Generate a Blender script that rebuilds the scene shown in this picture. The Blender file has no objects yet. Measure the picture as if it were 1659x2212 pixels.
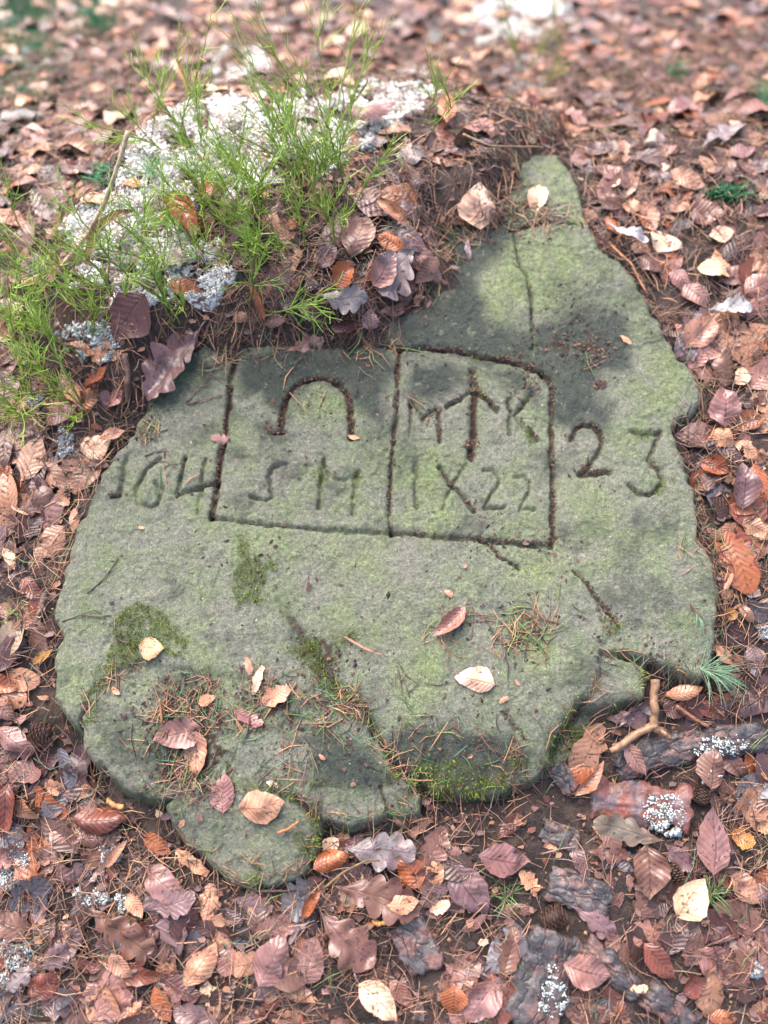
import bpy, math, random
import numpy as np
from mathutils import Vector
rng = np.random.default_rng(7)
random.seed(7)
R = math.radians
scn = bpy.context.scene
COL = scn.collection

# ------------------------------------------------------------------ camera, world, sun, exposure
PITCH = R(57.5); DIST = 1.2; TH = 0.495
cam_d = bpy.data.cameras.new('camera'); cam = bpy.data.objects.new('camera', cam_d); COL.objects.link(cam)
CAM = np.array([0.0, -DIST*math.cos(PITCH), DIST*math.sin(PITCH)])
cam.location = CAM; cam.rotation_euler = (math.pi/2-PITCH, 0, 0)
cam_d.sensor_fit = 'HORIZONTAL'; cam_d.sensor_width = 36; cam_d.lens = 18/TH
cam_d.clip_start = 0.02; cam_d.clip_end = 500
cam_d.dof.use_dof = True; cam_d.dof.focus_distance = 1.17; cam_d.dof.aperture_fstop = 1.38
scn.camera = cam
world = bpy.data.worlds.new('World'); scn.world = world; world.use_nodes = True
nt = world.node_tree; bg = nt.nodes['Background']; sky = nt.nodes.new('ShaderNodeTexSky')
SUN_EL, SUN_AZ = R(58), R(-35)
sky.sky_type = 'NISHITA'; sky.sun_disc = False; sky.sun_elevation = SUN_EL; sky.sun_rotation = SUN_AZ
sky.air_density = 1.0; sky.dust_density = 6.0; sky.ozone_density = 1.0
nt.links.new(sky.outputs[0], bg.inputs[0]); bg.inputs[1].default_value = 0.15
sd = bpy.data.lights.new('sun', 'SUN'); so = bpy.data.objects.new('sun', sd); COL.objects.link(so)
sd.energy = 1.25; sd.angle = R(60); sd.color = (1.0, 0.98, 0.985)
dirv = Vector((math.sin(SUN_AZ)*math.cos(SUN_EL), math.cos(SUN_AZ)*math.cos(SUN_EL), math.sin(SUN_EL)))
so.rotation_euler = dirv.to_track_quat('Z', 'Y').to_euler()
scn.view_settings.view_transform = 'Standard'; scn.view_settings.look = 'None'
scn.view_settings.exposure = 1.58; scn.view_settings.gamma = 1.0
scn.cycles.max_bounces = 5; scn.cycles.diffuse_bounces = 3; scn.cycles.glossy_bounces = 2

# ------------------------------------------------------------------ helpers: maths
def srgb(r, g, b):
    c = np.array([r, g, b], float)/255
    return np.where(c <= 0.04045, c/12.92, ((c+0.055)/1.055)**2.4)
def sstep(a, b, x):
    t = np.clip((x-a)/(b-a), 0, 1); return t*t*(3-2*t)
_T = np.random.default_rng(3).random((256, 256))
def vnoise(x, y, s, seed=0):
    x = x/s+seed*17.31; y = y/s+seed*9.77
    xi = np.floor(x).astype(int); yi = np.floor(y).astype(int); fx = x-xi; fy = y-yi
    fx = fx*fx*(3-2*fx); fy = fy*fy*(3-2*fy); a = xi & 255; b = yi & 255; a1 = (a+1) & 255; b1 = (b+1) & 255
    return (_T[a, b]*(1-fx)+_T[a1, b]*fx)*(1-fy)+(_T[a, b1]*(1-fx)+_T[a1, b1]*fx)*fy
def fbm(x, y, s, o=4, seed=0):
    v = 0; amp = 1; tot = 0
    for i in range(o):
        v = v+amp*vnoise(x, y, s, seed+i*5); tot += amp; amp *= 0.5; s /= 2.03
    return v/tot
def seg_dist(px, py, pts):
    d = np.full(np.shape(px), 1e9)
    for (x1, y1), (x2, y2) in zip(pts[:-1], pts[1:]):
        dx, dy = x2-x1, y2-y1; L = dx*dx+dy*dy+1e-9
        t = np.clip(((px-x1)*dx+(py-y1)*dy)/L, 0, 1)
        d = np.minimum(d, (px-x1-t*dx)**2+(py-y1-t*dy)**2)
    return np.sqrt(d)
def poly_sd(px, py, pts):          # positive inside
    pts = list(pts); d = seg_dist(px, py, pts+[pts[0]]); ins = np.zeros(np.shape(px), bool)
    for (x1, y1), (x2, y2) in zip(pts, pts[1:]+[pts[0]]):
        c = (y1 > py) != (y2 > py)
        ins ^= c & (px < (x2-x1)*(py-y1)/((y2-y1) if y2 != y1 else 1e-9)+x1)
    return np.where(ins, d, -d)

def blur(A, n):
    for _ in range(n): A = (A+np.roll(A, 1, 0)+np.roll(A, -1, 0)+np.roll(A, 1, 1)+np.roll(A, -1, 1))/5
    return A
# picture-plan <-> world: V = plan coordinates (1659 x 2212) in which the layout was measured
cp, sp = math.cos(PITCH), math.sin(PITCH)
FWD = np.array([0, cp, -sp]); UPV = np.array([0, sp, cp])
def to_plan(x, y, z):
    dx, dy, dz = x-CAM[0], y-CAM[1], z-CAM[2]
    dep = dy*FWD[1]+dz*FWD[2]; up = dy*UPV[1]+dz*UPV[2]
    return 829.5+829.5*dx/(dep*TH), 1106-829.5*up/(dep*TH), dep
SL = math.tan(R(20)); YC = 0.60
def H0(x, y):
    a = SL*y; b = SL*YC-0.21*(y-YC); k = 0.09
    h = np.clip(0.5+0.5*(b-a)/k, 0, 1); m = b*(1-h)+a*h-k*h*(1-h)
    m = np.where(y > 3.2, SL*YC-0.21*(3.2-YC)+0*y, m)
    return np.maximum(m, -0.32)
MOUND = [(300, 868), (345, 806), (400, 758), (445, 738), (480, 770), (512, 742), (560, 736), (650, 742), (720, 730), (800, 748), (850, 735), (840, 700),
         (885, 672), (930, 655), (985, 612), (965, 560), (945, 525), (958, 486), (1005, 484), (1058, 492), (1100, 472), (1085, 430), (1112, 385),
         (1150, 340), (1196, 318), (1215, 250), (1000, 180), (700, 150), (420, 190), (270, 300), (150, 480), (110, 620), (190, 760), (270, 860)]
def ground_raw(x, y):
    u, v, _ = to_plan(x, y, H0(x, y))
    u = u+(fbm(x, y, .03, 2, 61)-.5)*26; v = v+(fbm(x, y, .03, 2, 62)-.5)*26
    g = 0.020+0.036*sstep(1250, 1720, v)+0.008*(1-sstep(0, 400, u))+.02*(1-sstep(150, 330, v))
    m = sstep(-45, 75, poly_sd(u, v, MOUND)); m = m*(y > 0.0)
    z = H0(x, y)-g+m*(g+0.040)
    z = z+(fbm(x, y, 0.16, 2, 8)-.5)*0.022+(fbm(x, y, 0.05, 3, 1)-.5)*0.014
    return z

# ------------------------------------------------------------------ stone data (plan coordinates)
SLAB = [(1300, 1411), (1345, 1413), (1372, 1415), (1404, 1430), (1440, 1442), (1494, 1461), (1520, 1466), (1532, 1436), (1545, 1390), (1552, 1330), (1550, 1270), (1543, 1222), (1520, 1185),
        (1508, 1160), (1505, 1110), (1498, 1060), (1490, 1025), (1475, 985), (1460, 950), (1453, 925), (1464, 912), (1490, 897), (1513, 878),
        (1522, 850), (1500, 810), (1475, 775), (1440, 720), (1400, 655), (1370, 602), (1335, 560), (1292, 532), (1277, 505), (1263, 470), (1252, 440),
        (1180, 425), (1080, 440), (1000, 490), (900, 560), (800, 640), (640, 690), (500, 700), (450, 722), (400, 762), (345, 815), (310, 870), (288, 915), (268, 950),
        (240, 985), (205, 1022), (185, 1070), (165, 1120), (145, 1170), (130, 1230), (118, 1285), (105, 1322), (108, 1348), (126, 1378),
        (113, 1402), (105, 1442), (107, 1500), (122, 1532), (148, 1563), (163, 1570), (176, 1545), (195, 1500), (240, 1462), (310, 1432), (400, 1452), (470, 1470),
        (560, 1482), (640, 1500), (700, 1492), (745, 1500), (800, 1556), (822, 1600), (850, 1640), (890, 1676), (935, 1708), (990, 1716), (1050, 1708), (1100, 1697),
        (1150, 1680), (1186, 1640), (1194, 1601), (1219, 1556), (1239, 1531), (1279, 1503), (1288, 1480), (1300, 1445)]
UPPER = [(1278, 520), (1262, 490), (1264, 450), (1250, 402), (1232, 366), (1202, 331), (1165, 318), (1100, 325), (1030, 350), (960, 420), (940, 500), (1000, 540), (1150, 540)]
LOBE_A = [(172, 1580), (176, 1545), (190, 1490), (230, 1440), (310, 1400), (400, 1380), (560, 1400), (650, 1430), (720, 1440), (770, 1480), (795, 1560), (820, 1610), (850, 1650), (890, 1690),
          (905, 1722), (898, 1750), (868, 1762), (800, 1771), (745, 1779), (690, 1768), (640, 1720), (560, 1690), (470, 1690), (400, 1700), (345, 1732),
          (300, 1718), (270, 1706), (240, 1690), (200, 1655), (172, 1618)]
LOBE_C = [(350, 1742), (385, 1680), (450, 1610), (580, 1610), (680, 1700), (700, 1775), (682, 1800), (676, 1850), (660, 1880), (620, 1895), (570, 1911), (530, 1916), (490, 1902),
          (460, 1882), (430, 1852), (390, 1822), (360, 1782)]
FACET = [(1295, 1405), (1345, 1410), (1404, 1428), (1396, 1500), (1335, 1515), (1275, 1520), (1270, 1480)]
SHELF = [(1180, 1560), (1250, 1480), (1310, 1440), (1400, 1425), (1515, 1455), (1500, 1478), (1440, 1492), (1402, 1502), (1382, 1532), (1360, 1552), (1320, 1562), (1290, 1587),
         (1266, 1620), (1240, 1646), (1200, 1664), (1150, 1676)]
NUB = [(1455, 930), (1500, 890), (1512, 905), (1500, 945), (1488, 1010), (1470, 960)]
LEFTSUB = [(160, 1555), (230, 1560), (330, 1600), (345, 1735), (300, 1720), (240, 1692), (200, 1657), (172, 1618)]
FR_L = [(507, 738), (507, 771), (498, 820), (492, 879), (488, 931), (478, 975), (472, 1011), (468, 1063), (458, 1119)]
FR_B1 = [(459, 1114), (526, 1125), (594, 1133), (674, 1141), (834, 1147), (845, 1147)]
FR_B2 = [(845, 1147), (930, 1153), (1006, 1161), (1053, 1165), (1110, 1169), (1153, 1174), (1192, 1176)]
FR_R = [(1192, 1176), (1194, 1111), (1196, 1031), (1193, 971), (1194, 883), (1194, 839), (1187, 815), (1170, 799)]
FR_T = [(1170, 799), (1137, 785), (1094, 773), (1037, 767), (989, 756), (929, 753), (869, 753), (800, 745), (700, 742), (600, 744), (507, 738)]
FR_M = [(860, 755), (860, 775), (858, 823), (856, 883), (852, 939), (846, 991), (842, 1051), (840, 1111), (845, 1147)]
ARCH = [(608, 931), (607, 895), (613, 867), (626, 847), (650, 825), (674, 816), (706, 819), (730, 831), (748, 851), (758, 879), (758, 915), (760, 943)]
TRUNK = [(1021, 803), (1025, 851), (1024, 911), (1021, 951), (1017, 987)]
# (points, half width in plan px, depth in mm, dirt 0..1)
CARVE = [(FR_L, 6.5, 7, 1), (FR_B1, 4.5, 4.0, .2), (FR_B2, 5.5, 5.5, .5), (FR_R, 6.5, 7, .75), (FR_T, 6, 6, .9), (FR_M, 5.5, 6, .8), (ARCH, 7, 6.5, 1),
         ([(574, 927), (592, 935), (611, 934)], 4.5, 3, 1), (TRUNK, 10, 7, 1),
         ([(272, 989), (262, 1031), (256, 1065)], 5.5, 4.5, .15), ([(238, 1069), (258, 1069)], 4, 3, .8),
         ([(344, 989), (314, 1011), (298, 1043), (294, 1067), (302, 1085), (322, 1093), (341, 1083), (346, 1059), (336, 1043)], 5, 4.5, .15),
         ([(400, 987), (390, 1035), (382, 1067), (410, 1057), (442, 1047), (470, 1041)], 4.5, 4.5, .35), ([(444, 991), (438, 1031), (434, 1063), (426, 1109)], 4.5, 3.5, .1),
         ([(620, 1000), (590, 1007), (580, 1023), (584, 1051), (588, 1071), (574, 1079), (542, 1071)], 4.5, 4.2, .25),
         ([(700, 987), (692, 1031), (690, 1091)], 5, 4.2, .25), ([(701, 999), (713, 1031), (738, 1035), (773, 1019)], 4.5, 3.6, .35), ([(773, 1019), (766, 1059), (762, 1107)], 5, 4.2, .25),
         ([(1017, 840), (990, 860), (966, 877)], 4.5, 5, .6), ([(1029, 840), (1053, 861), (1075, 885)], 4.8, 5.5, .75), ([(886, 862), (888, 932)], 4.5, 4.5, .3),
         ([(888, 864), (914, 902)], 4.3, 4.5, .45), ([(914, 902), (942, 880)], 4.3, 4, .4), ([(946, 882), (949, 951)], 4.8, 5, .7), ([(1101, 856), (1103, 934)], 5, 5.5, .5), ([(1152, 848), (1110, 893), (1162, 944)], 4.8, 5.2, .5),
         ([(898, 999), (898, 1091)], 4.5, 4, .15), ([(950, 1007), (970, 1043), (1002, 1071), (1026, 1103)], 4.5, 4.2, .5), ([(1006, 1003), (985, 1035), (965, 1075), (957, 1095)], 4, 3.2, .1),
         ([(1046, 1011), (1062, 1011), (1078, 1031), (1074, 1051), (1058, 1071), (1046, 1095), (1090, 1095)], 4, 3.2, .25),
         ([(1110, 1031), (1130, 1023), (1146, 1035), (1142, 1063), (1126, 1091), (1121, 1099), (1158, 1101)], 4, 3, .2),
         ([(1236, 947), (1242, 927), (1262, 915), (1282, 917), (1298, 931), (1302, 955), (1290, 983), (1270, 1007), (1254, 1021), (1274, 1019), (1318, 1019)], 6, 6, .7),
         ([(1366, 931), (1390, 933), (1430, 931), (1418, 955), (1406, 983), (1402, 995), (1422, 1015), (1430, 1039), (1422, 1059), (1402, 1069), (1378, 1065), (1358, 1047)], 5.5, 5.5, .45),
         # natural cracks
         ([(1112, 500), (1120, 560), (1140, 600), (1148, 640), (1150, 700), (1155, 745)], 3.5, 4, .3), ([(1237, 1232), (1270, 1260), (1292, 1292), (1330, 1340)], 4, 3.5, .5),
         ([(1034, 1166), (1060, 1175), (1080, 1201), (1124, 1226)], 3.5, 3.5, .6), ([(600, 1296), (650, 1366), (700, 1440), (745, 1500)], 8, 3.5, .3),
         ([(1262, 489), (1225, 483), (1170, 479), (1100, 495)], 3, 2.5, .8), ([(1195, 905), (1130, 900)], 2, 1, 0),
         ([(640, 1720), (690, 1768), (720, 1780)], 8, 8, .6), ([(820, 1690), (838, 1745), (842, 1770)], 3, 4, .5), ([(1090, 1540), (1140, 1600)], 7, 2.5, .4),
         ([(1100, 1630), (1110, 1590), (1128, 1650)], 4, 2, .3), ([(1345, 1413), (1372, 1418), (1404, 1433), (1494, 1464)], 5, 4, .4)]
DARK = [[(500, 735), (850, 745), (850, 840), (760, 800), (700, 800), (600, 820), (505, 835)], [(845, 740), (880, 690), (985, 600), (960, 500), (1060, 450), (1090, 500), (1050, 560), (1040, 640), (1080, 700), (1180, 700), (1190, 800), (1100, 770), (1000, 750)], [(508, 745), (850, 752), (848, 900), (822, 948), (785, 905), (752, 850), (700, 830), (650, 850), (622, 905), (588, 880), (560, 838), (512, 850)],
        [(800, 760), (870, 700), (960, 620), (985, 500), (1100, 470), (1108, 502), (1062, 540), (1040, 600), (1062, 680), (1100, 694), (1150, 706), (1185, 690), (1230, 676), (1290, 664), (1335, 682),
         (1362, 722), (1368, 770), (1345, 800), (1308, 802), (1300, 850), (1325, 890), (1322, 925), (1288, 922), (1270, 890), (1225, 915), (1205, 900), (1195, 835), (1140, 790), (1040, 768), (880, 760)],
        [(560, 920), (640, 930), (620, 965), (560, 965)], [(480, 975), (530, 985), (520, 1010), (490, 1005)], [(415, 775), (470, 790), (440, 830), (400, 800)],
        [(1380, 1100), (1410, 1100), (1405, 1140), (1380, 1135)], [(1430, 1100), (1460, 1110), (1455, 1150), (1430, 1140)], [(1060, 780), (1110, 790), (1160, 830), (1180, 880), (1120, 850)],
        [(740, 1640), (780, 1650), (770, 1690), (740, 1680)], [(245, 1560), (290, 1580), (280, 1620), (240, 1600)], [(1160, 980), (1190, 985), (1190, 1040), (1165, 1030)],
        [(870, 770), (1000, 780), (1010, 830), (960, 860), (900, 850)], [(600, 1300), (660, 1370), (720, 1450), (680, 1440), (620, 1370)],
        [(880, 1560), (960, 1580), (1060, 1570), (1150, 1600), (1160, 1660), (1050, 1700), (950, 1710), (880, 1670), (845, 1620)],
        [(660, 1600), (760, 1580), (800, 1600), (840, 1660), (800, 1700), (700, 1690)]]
GREEN = [[(1060, 530), (1150, 495), (1250, 510), (1280, 560), (1260, 640), (1210, 670), (1100, 690), (1050, 640)], [(1180, 340), (1250, 400), (1255, 470), (1190, 460)],
         [(470, 1120), (600, 1130), (700, 1145), (720, 1180), (620, 1190), (540, 1180), (500, 1160)], [(1360, 780), (1420, 760), (1420, 850), (1370, 860)], [(1080, 1190), (1200, 1190), (1180, 1300), (1100, 1280)],
         [(700, 1150), (830, 1170), (820, 1300), (740, 1320)], [(850, 1360), (930, 1350), (930, 1500), (850, 1560)], [(1220, 1080), (1320, 1080), (1350, 1180), (1250, 1180)],
         [(860, 930), (960, 960), (930, 1130), (860, 1100)], [(130, 1420), (200, 1430), (180, 1520), (130, 1500)], [(1100, 1400), (1200, 1380), (1260, 1450), (1150, 1480)], [(640, 850), (720, 850), (740, 920), (650, 930)]]
MOSS = [[(240, 1345), (290, 1298), (350, 1312), (400, 1382), (390, 1424), (330, 1408), (280, 1442), (230, 1475), (198, 1508), (188, 1530), (180, 1510), (205, 1470), (232, 1400)],
        [(510, 1163), (562, 1190), (592, 1214), (572, 1290), (520, 1306), (495, 1272), (522, 1222)],
        [(612, 1390), (680, 1372), (782, 1348), (772, 1382), (706, 1430), (742, 1482), (792, 1520), (806, 1562), (762, 1544), (700, 1484), (640, 1412)],
        [(828, 1640), (900, 1650), (960, 1632), (1050, 1652), (1098, 1645), (1108, 1590), (1132, 1650), (1112, 1690), (1050, 1708), (960, 1716), (900, 1694), (850, 1668)],
        [(618, 1680), (660, 1690), (690, 1648), (704, 1700), (682, 1742), (640, 1722)], [(632, 1792), (690, 1772), (745, 1782), (700, 1812), (692, 1852), (660, 1842), (636, 1812)],
        [(500, 1880), (560, 1868), (570, 1905), (510, 1905)], [(1392, 1434), (1420, 1440), (1472, 1462), (1462, 1482), (1420, 1478), (1396, 1470)],
        [(1240, 1552), (1310, 1530), (1375, 1520), (1350, 1552), (1290, 1580), (1250, 1590)], [(1302, 1322), (1338, 1318), (1352, 1360), (1322, 1372), (1304, 1352)],
        [(690, 990), (708, 992), (712, 1030), (690, 1035)], [(735, 1030), (778, 1008), (784, 1036), (764, 1048)], [(1368, 922), (1400, 922), (1405, 942), (1372, 944)],
        [(1404, 1060), (1430, 1030), (1444, 1046), (1420, 1072)], [(1008, 800), (1036, 806), (1040, 850), (1016, 846)], [(1092, 852), (1116, 850), (1112, 872), (1096, 872)],
        [(1140, 920), (1160, 930), (1162, 948), (1146, 944)], [(430, 905), (450, 908), (446, 926), (432, 922)], [(1020, 765), (1060, 770), (1050, 784), (1022, 778)],
        [(170, 1560), (182, 1520), (205, 1475), (240, 1445), (255, 1462), (215, 1500), (195, 1545), (180, 1575)], [(600, 1690), (650, 1712), (700, 1765), (690, 1790), (640, 1735), (600, 1710)], [(800, 1560), (830, 1600), (860, 1650), (900, 1700), (885, 1715), (840, 1670), (812, 1620)], [(1194, 1601), (1219, 1556), (1239, 1531), (1275, 1505), (1262, 1535), (1225, 1575), (1205, 1620)], [(430, 1705), (500, 1680), (600, 1690), (590, 1705), (500, 1700)], [(860, 1545), (890, 1550), (880, 1575), (862, 1570)], [(780, 1520), (800, 1525), (802, 1560), (786, 1550)], [(1180, 1600), (1196, 1570), (1206, 1590), (1180, 1650), (1168, 1640)]]

# ------------------------------------------------------------------ stone height field
DX = 0.0019
gx = np.arange(-0.66, 0.66, DX); gy = np.arange(-0.62, 0.62, DX)
X, Y = np.meshgrid(gx, gy, indexing='ij')
U, V, DEP = to_plan(X, Y, H0(X, Y))
PXM = DEP*TH/829.5                      # metres per plan px
wu = (fbm(X, Y, .05, 4, 21)-.5)*26+(fbm(X, Y, .012, 2, 23)-.5)*6; wv = (fbm(X, Y, .05, 4, 22)-.5)*26+(fbm(X, Y, .012, 2, 24)-.5)*6
wj = fbm(X, Y, .016, 4, 25); wk = fbm(X, Y, .016, 4, 26); UU, VV = U+wu*.5+(wj-.5)*19, V+wv*.5+(wk-.5)*19
def lobe(poly, level, Rr, drop, tilt=None):
    ds = poly_sd(UU[::2, ::2], VV[::2, ::2], poly)
    d = np.repeat(np.repeat(ds, 2, 0), 2, 1)[:X.shape[0], :X.shape[1]]
    # smooth the 2x upsampling
    d = (d+np.roll(d, 1, 0)+np.roll(d, 1, 1)+np.roll(np.roll(d, 1, 0), 1, 1))/4
    d = d*PXM
    Rv = Rr if not callable(Rr) else Rr(U, V)
    drop = drop if not callable(drop) else drop(U, V)
    t = np.clip(1-d/Rv, 0, 1)
    z = level-drop*(1-np.sqrt(np.clip(1-t*t, 0, 1)))
    z = np.where(d < 0, level-drop+d*8, z)
    if tilt is not None: z = z+tilt(U, V)
    return z, d
front = lambda u, v: 0.010+0.034*sstep(1480, 1650, v)*sstep(780, 900, u)
z1, d1 = lobe(SLAB, 0.0, front, lambda u, v: .016-.010*sstep(270, 330, u)*sstep(820, 760, u)*sstep(1380, 1430, v)-.006*sstep(150, 170, u)*sstep(300, 270, u)*sstep(1420, 1450, v), lambda u, v: -.012*sstep(1450, 1700, v)-.010*np.exp(-((u-105)/90.)**2))
z2, d2 = lobe(UPPER, 0.0, .012, .008)
z3, d3 = lobe(LOBE_A, -0.006, lambda u, v: .005+.012*vnoise(X, Y, .06, 71), lambda u, v: .012-.008*sstep(360, 400, u)*sstep(670, 640, u)*sstep(1620, 1650, v), lambda u, v: -.012*sstep(1600, 1780, v))
z4, d4 = lobe(LOBE_C, -0.011, lambda u, v: .007+.016*vnoise(X, Y, .07, 72), .012, lambda u, v: -.018*sstep(1690, 1900, v))
z5, d5 = lobe(FACET, -0.007, .018, .012)
z6, d6 = lobe(SHELF, -0.050, .02, .014)
z7, d7 = lobe(NUB, -0.030, .01, .010)
REL = np.maximum.reduce([z1, z2, z3, z4, z5, z6, z7])
dmax = np.maximum.reduce([d1, d2, d3, d4, d5, d6, d7])
relief = (fbm(X, Y, .22, 3, 4)-.5)*.017+(fbm(X, Y, .06, 4, 5)-.5)*.007+(fbm(X, Y, .014, 4, 6)-.5)*.0034+(vnoise(X, Y, .0045, 7)-.5)*.0013
chp = fbm(X, Y, .05, 4, 31); relief = relief-.0016*sstep(.60, .615, chp)-.0012*sstep(.40, .39, chp)
pit = vnoise(X, Y, .009, 30); relief = relief-np.where(pit > .86, (pit-.86)*.012, 0)
REL = REL+relief*sstep(-.03, .0, dmax)
low = sstep(-.002, .002, np.maximum(z3, z4)-z1)*sstep(1400, 1500, V)
cr = fbm(X, Y, .09, 4, 73); fac = np.round(fbm(X, Y, .13, 2, 74)*9+cr*1.5)/9
REL = REL+low*((blur(fac, 3)-.58)*.026*sstep(.0, .02, dmax)-.003*np.exp(-((cr-.5)/.007)**2)*sstep(.45, .6, vnoise(X, Y, .05, 79)))
frt = sstep(1560, 1640, V)*sstep(800, 860, U)*(1-low); REL = REL+frt*((fbm(X, Y, .045, 3, 75)-.5)*.012)
# depression filled with litter on the lower left lobe
REL = REL-.010*sstep(0, 45, poly_sd(U, V, [(340, 1440), (430, 1450), (480, 1530), (470, 1680), (340, 1720), (320, 1640), (330, 1560), (330, 1480)]))
DIRT = np.zeros(X.shape); GROOVE = np.zeros(X.shape)
wob = (fbm(X, Y, .02, 5, 33)-.5)*9+(vnoise(X, Y, .0042, 35)-.5)*4; wob2 = (fbm(X, Y, .02, 5, 34)-.5)*9+(vnoise(X, Y, .0042, 36)-.5)*4
for pts, hw, dep, dirt in CARVE:
    p = np.array(pts); x0, y0 = p.min(0)-30; x1, y1 = p.max(0)+30
    m = (U > x0) & (U < x1) & (V > y0) & (V < y1)
    if not m.any(): continue
    d = seg_dist(U[m]+wob[m], V[m]+wob2[m], pts)
    hh = hw*(.76+.55*fbm(X[m], Y[m], .018, 3, 40))
    prof = np.exp(-(d/(hh*.85))**2.6)+.16*np.exp(-(d/(hh*2.1))**2)
    REL[m] -= prof*dep*(.0015 if dep < 5 else .0011)*(.8+.7*fbm(X[m], Y[m], .015, 3, 41))
    GROOVE[m] = np.maximum(GROOVE[m], np.clip(prof, 0, 1))
    DIRT[m] = np.maximum(DIRT[m], dirt*np.clip(prof*1.5-.35, 0, 1)*sstep(.42, .58, fbm(X[m], Y[m], .02, 4, 42)+dirt*.22-.05))
ZS = H0(X, Y)+REL
def polymask(polys, soft, nz, seed, sc=.03):
    m = np.zeros(X.shape)
    a = U+(fbm(X, Y, sc, 4, seed)-.5)*nz; b = V+(fbm(X, Y, sc, 4, seed+1)-.5)*nz
    for p in polys:
        q = np.array(p); x0, y0 = q.min(0)-130; x1, y1 = q.max(0)+130
        k = (U > x0) & (U < x1) & (V > y0) & (V < y1)
        if k.any(): m[k] = np.maximum(m[k], sstep(-soft, soft, poly_sd(a[k], b[k], p)))
    return m
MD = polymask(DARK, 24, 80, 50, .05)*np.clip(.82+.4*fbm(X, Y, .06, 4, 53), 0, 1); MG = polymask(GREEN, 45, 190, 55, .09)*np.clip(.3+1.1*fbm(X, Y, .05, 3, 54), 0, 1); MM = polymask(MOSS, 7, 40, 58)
MM = MM*sstep(.40, .56, fbm(X, Y, .016, 4, 59)+.08)
SOIL = polymask([[(345, 1500), (390, 1470), (440, 1490), (480, 1530), (490, 1600), (470, 1690), (400, 1710), (350, 1690), (340, 1600)], [(640, 1400), (700, 1390), (720, 1430), (690, 1450)], [(470, 740), (520, 740), (530, 780), (480, 790)],
                 [(1190, 730), (1290, 720), (1310, 790), (1280, 800), (1220, 760)], [(540, 1500), (640, 1500), (640, 1560), (560, 1580)], [(1060, 430), (1160, 440), (1180, 480), (1080, 480)], [(840, 1650), (900, 1690), (880, 1710), (840, 1690)],
                 [(1380, 1425), (1440, 1440), (1490, 1468), (1440, 1480), (1390, 1470)], [(1090, 1350), (1180, 1360), (1180, 1390), (1100, 1390)], [(700, 1480), (790, 1530), (780, 1560), (700, 1510)]], 8, 60, 66, .02)
SOIL = SOIL*sstep(.46, .58, fbm(X, Y, .009, 3, 68)+.02); DIRT = np.maximum(DIRT, SOIL*.9); ZS = ZS+SOIL*.0012

# lookup rasters for laying things down (top of ground or stone)
RS = 0.005
rx = np.arange(-3.0, 3.0, RS); ry = np.arange(-1.2, 4.2, RS)
RX, RY = np.meshgrid(rx, ry, indexing='ij')
HGR = ground_raw(RX, RY)
def bil(A, x, y, x0, y0, s):
    fx = np.clip((x-x0)/s, 0, A.shape[0]-1.001); fy = np.clip((y-y0)/s, 0, A.shape[1]-1.001)
    i = fx.astype(int); j = fy.astype(int); fx = fx-i; fy = fy-j
    return (A[i, j]*(1-fx)+A[i+1, j]*fx)*(1-fy)+(A[i, j+1]*(1-fx)+A[i+1, j+1]*fx)*fy
_in = (abs(RX) < .65) & (abs(RY) < .6); _dm = np.where(_in, bil(dmax, RX, RY, gx[0], gy[0], DX), -1); _u, _v, _ = to_plan(RX, RY, H0(RX, RY))
HGR = HGR-.03*sstep(.02, .05, _dm)*(poly_sd(_u, _v, MOUND) < -75)
ZSs = blur(ZS, 14)
def HSt(x, y, sm=False):
    inside = (x > gx[0]) & (x < gx[-1]-DX) & (y > gy[0]) & (y < gy[-1]-DX)
    return np.where(inside, bil(ZSs if sm else ZS, x, y, gx[0], gy[0], DX), -9)
def HGr(x, y): return bil(HGR, x, y, rx[0], ry[0], RS)
def HT(x, y, sm=False): return np.maximum(HSt(x, y, sm), HGr(x, y))
def on_stone(x, y): return HSt(x, y) > HGr(x, y)
def hit(u, v, off=0.0, sm=False):
    u = np.atleast_1d(np.asarray(u, float)); v = np.atleast_1d(np.asarray(v, float))
    a = (u-829.5)/829.5*TH; b = -(v-1106)/829.5*TH
    D = np.stack([a, FWD[1]+b*UPV[1], FWD[2]+b*UPV[2]], -1)
    z = np.zeros(len(u))
    for _ in range(40):
        t = (z-CAM[2])/D[:, 2]; x = CAM[0]+D[:, 0]*t; y = np.clip(CAM[1]+D[:, 1]*t, -1.1, 4.1)
        z = .5*z+.5*(HT(x, y, sm)+off)
    return np.stack([x, y, z], -1)
def hit1(u, v, off=0.0, sm=False): return hit([u], [v], off, sm)[0]
def nrm(x, y, e=.012):
    dx = (HT(x+e, y, True)-HT(x-e, y, True))/(2*e); dy = (HT(x, y+e, True)-HT(x, y-e, True))/(2*e)
    n = np.stack([-dx, -dy, np.ones_like(dx)], -1); return n/np.linalg.norm(n, axis=-1, keepdims=True)

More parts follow.
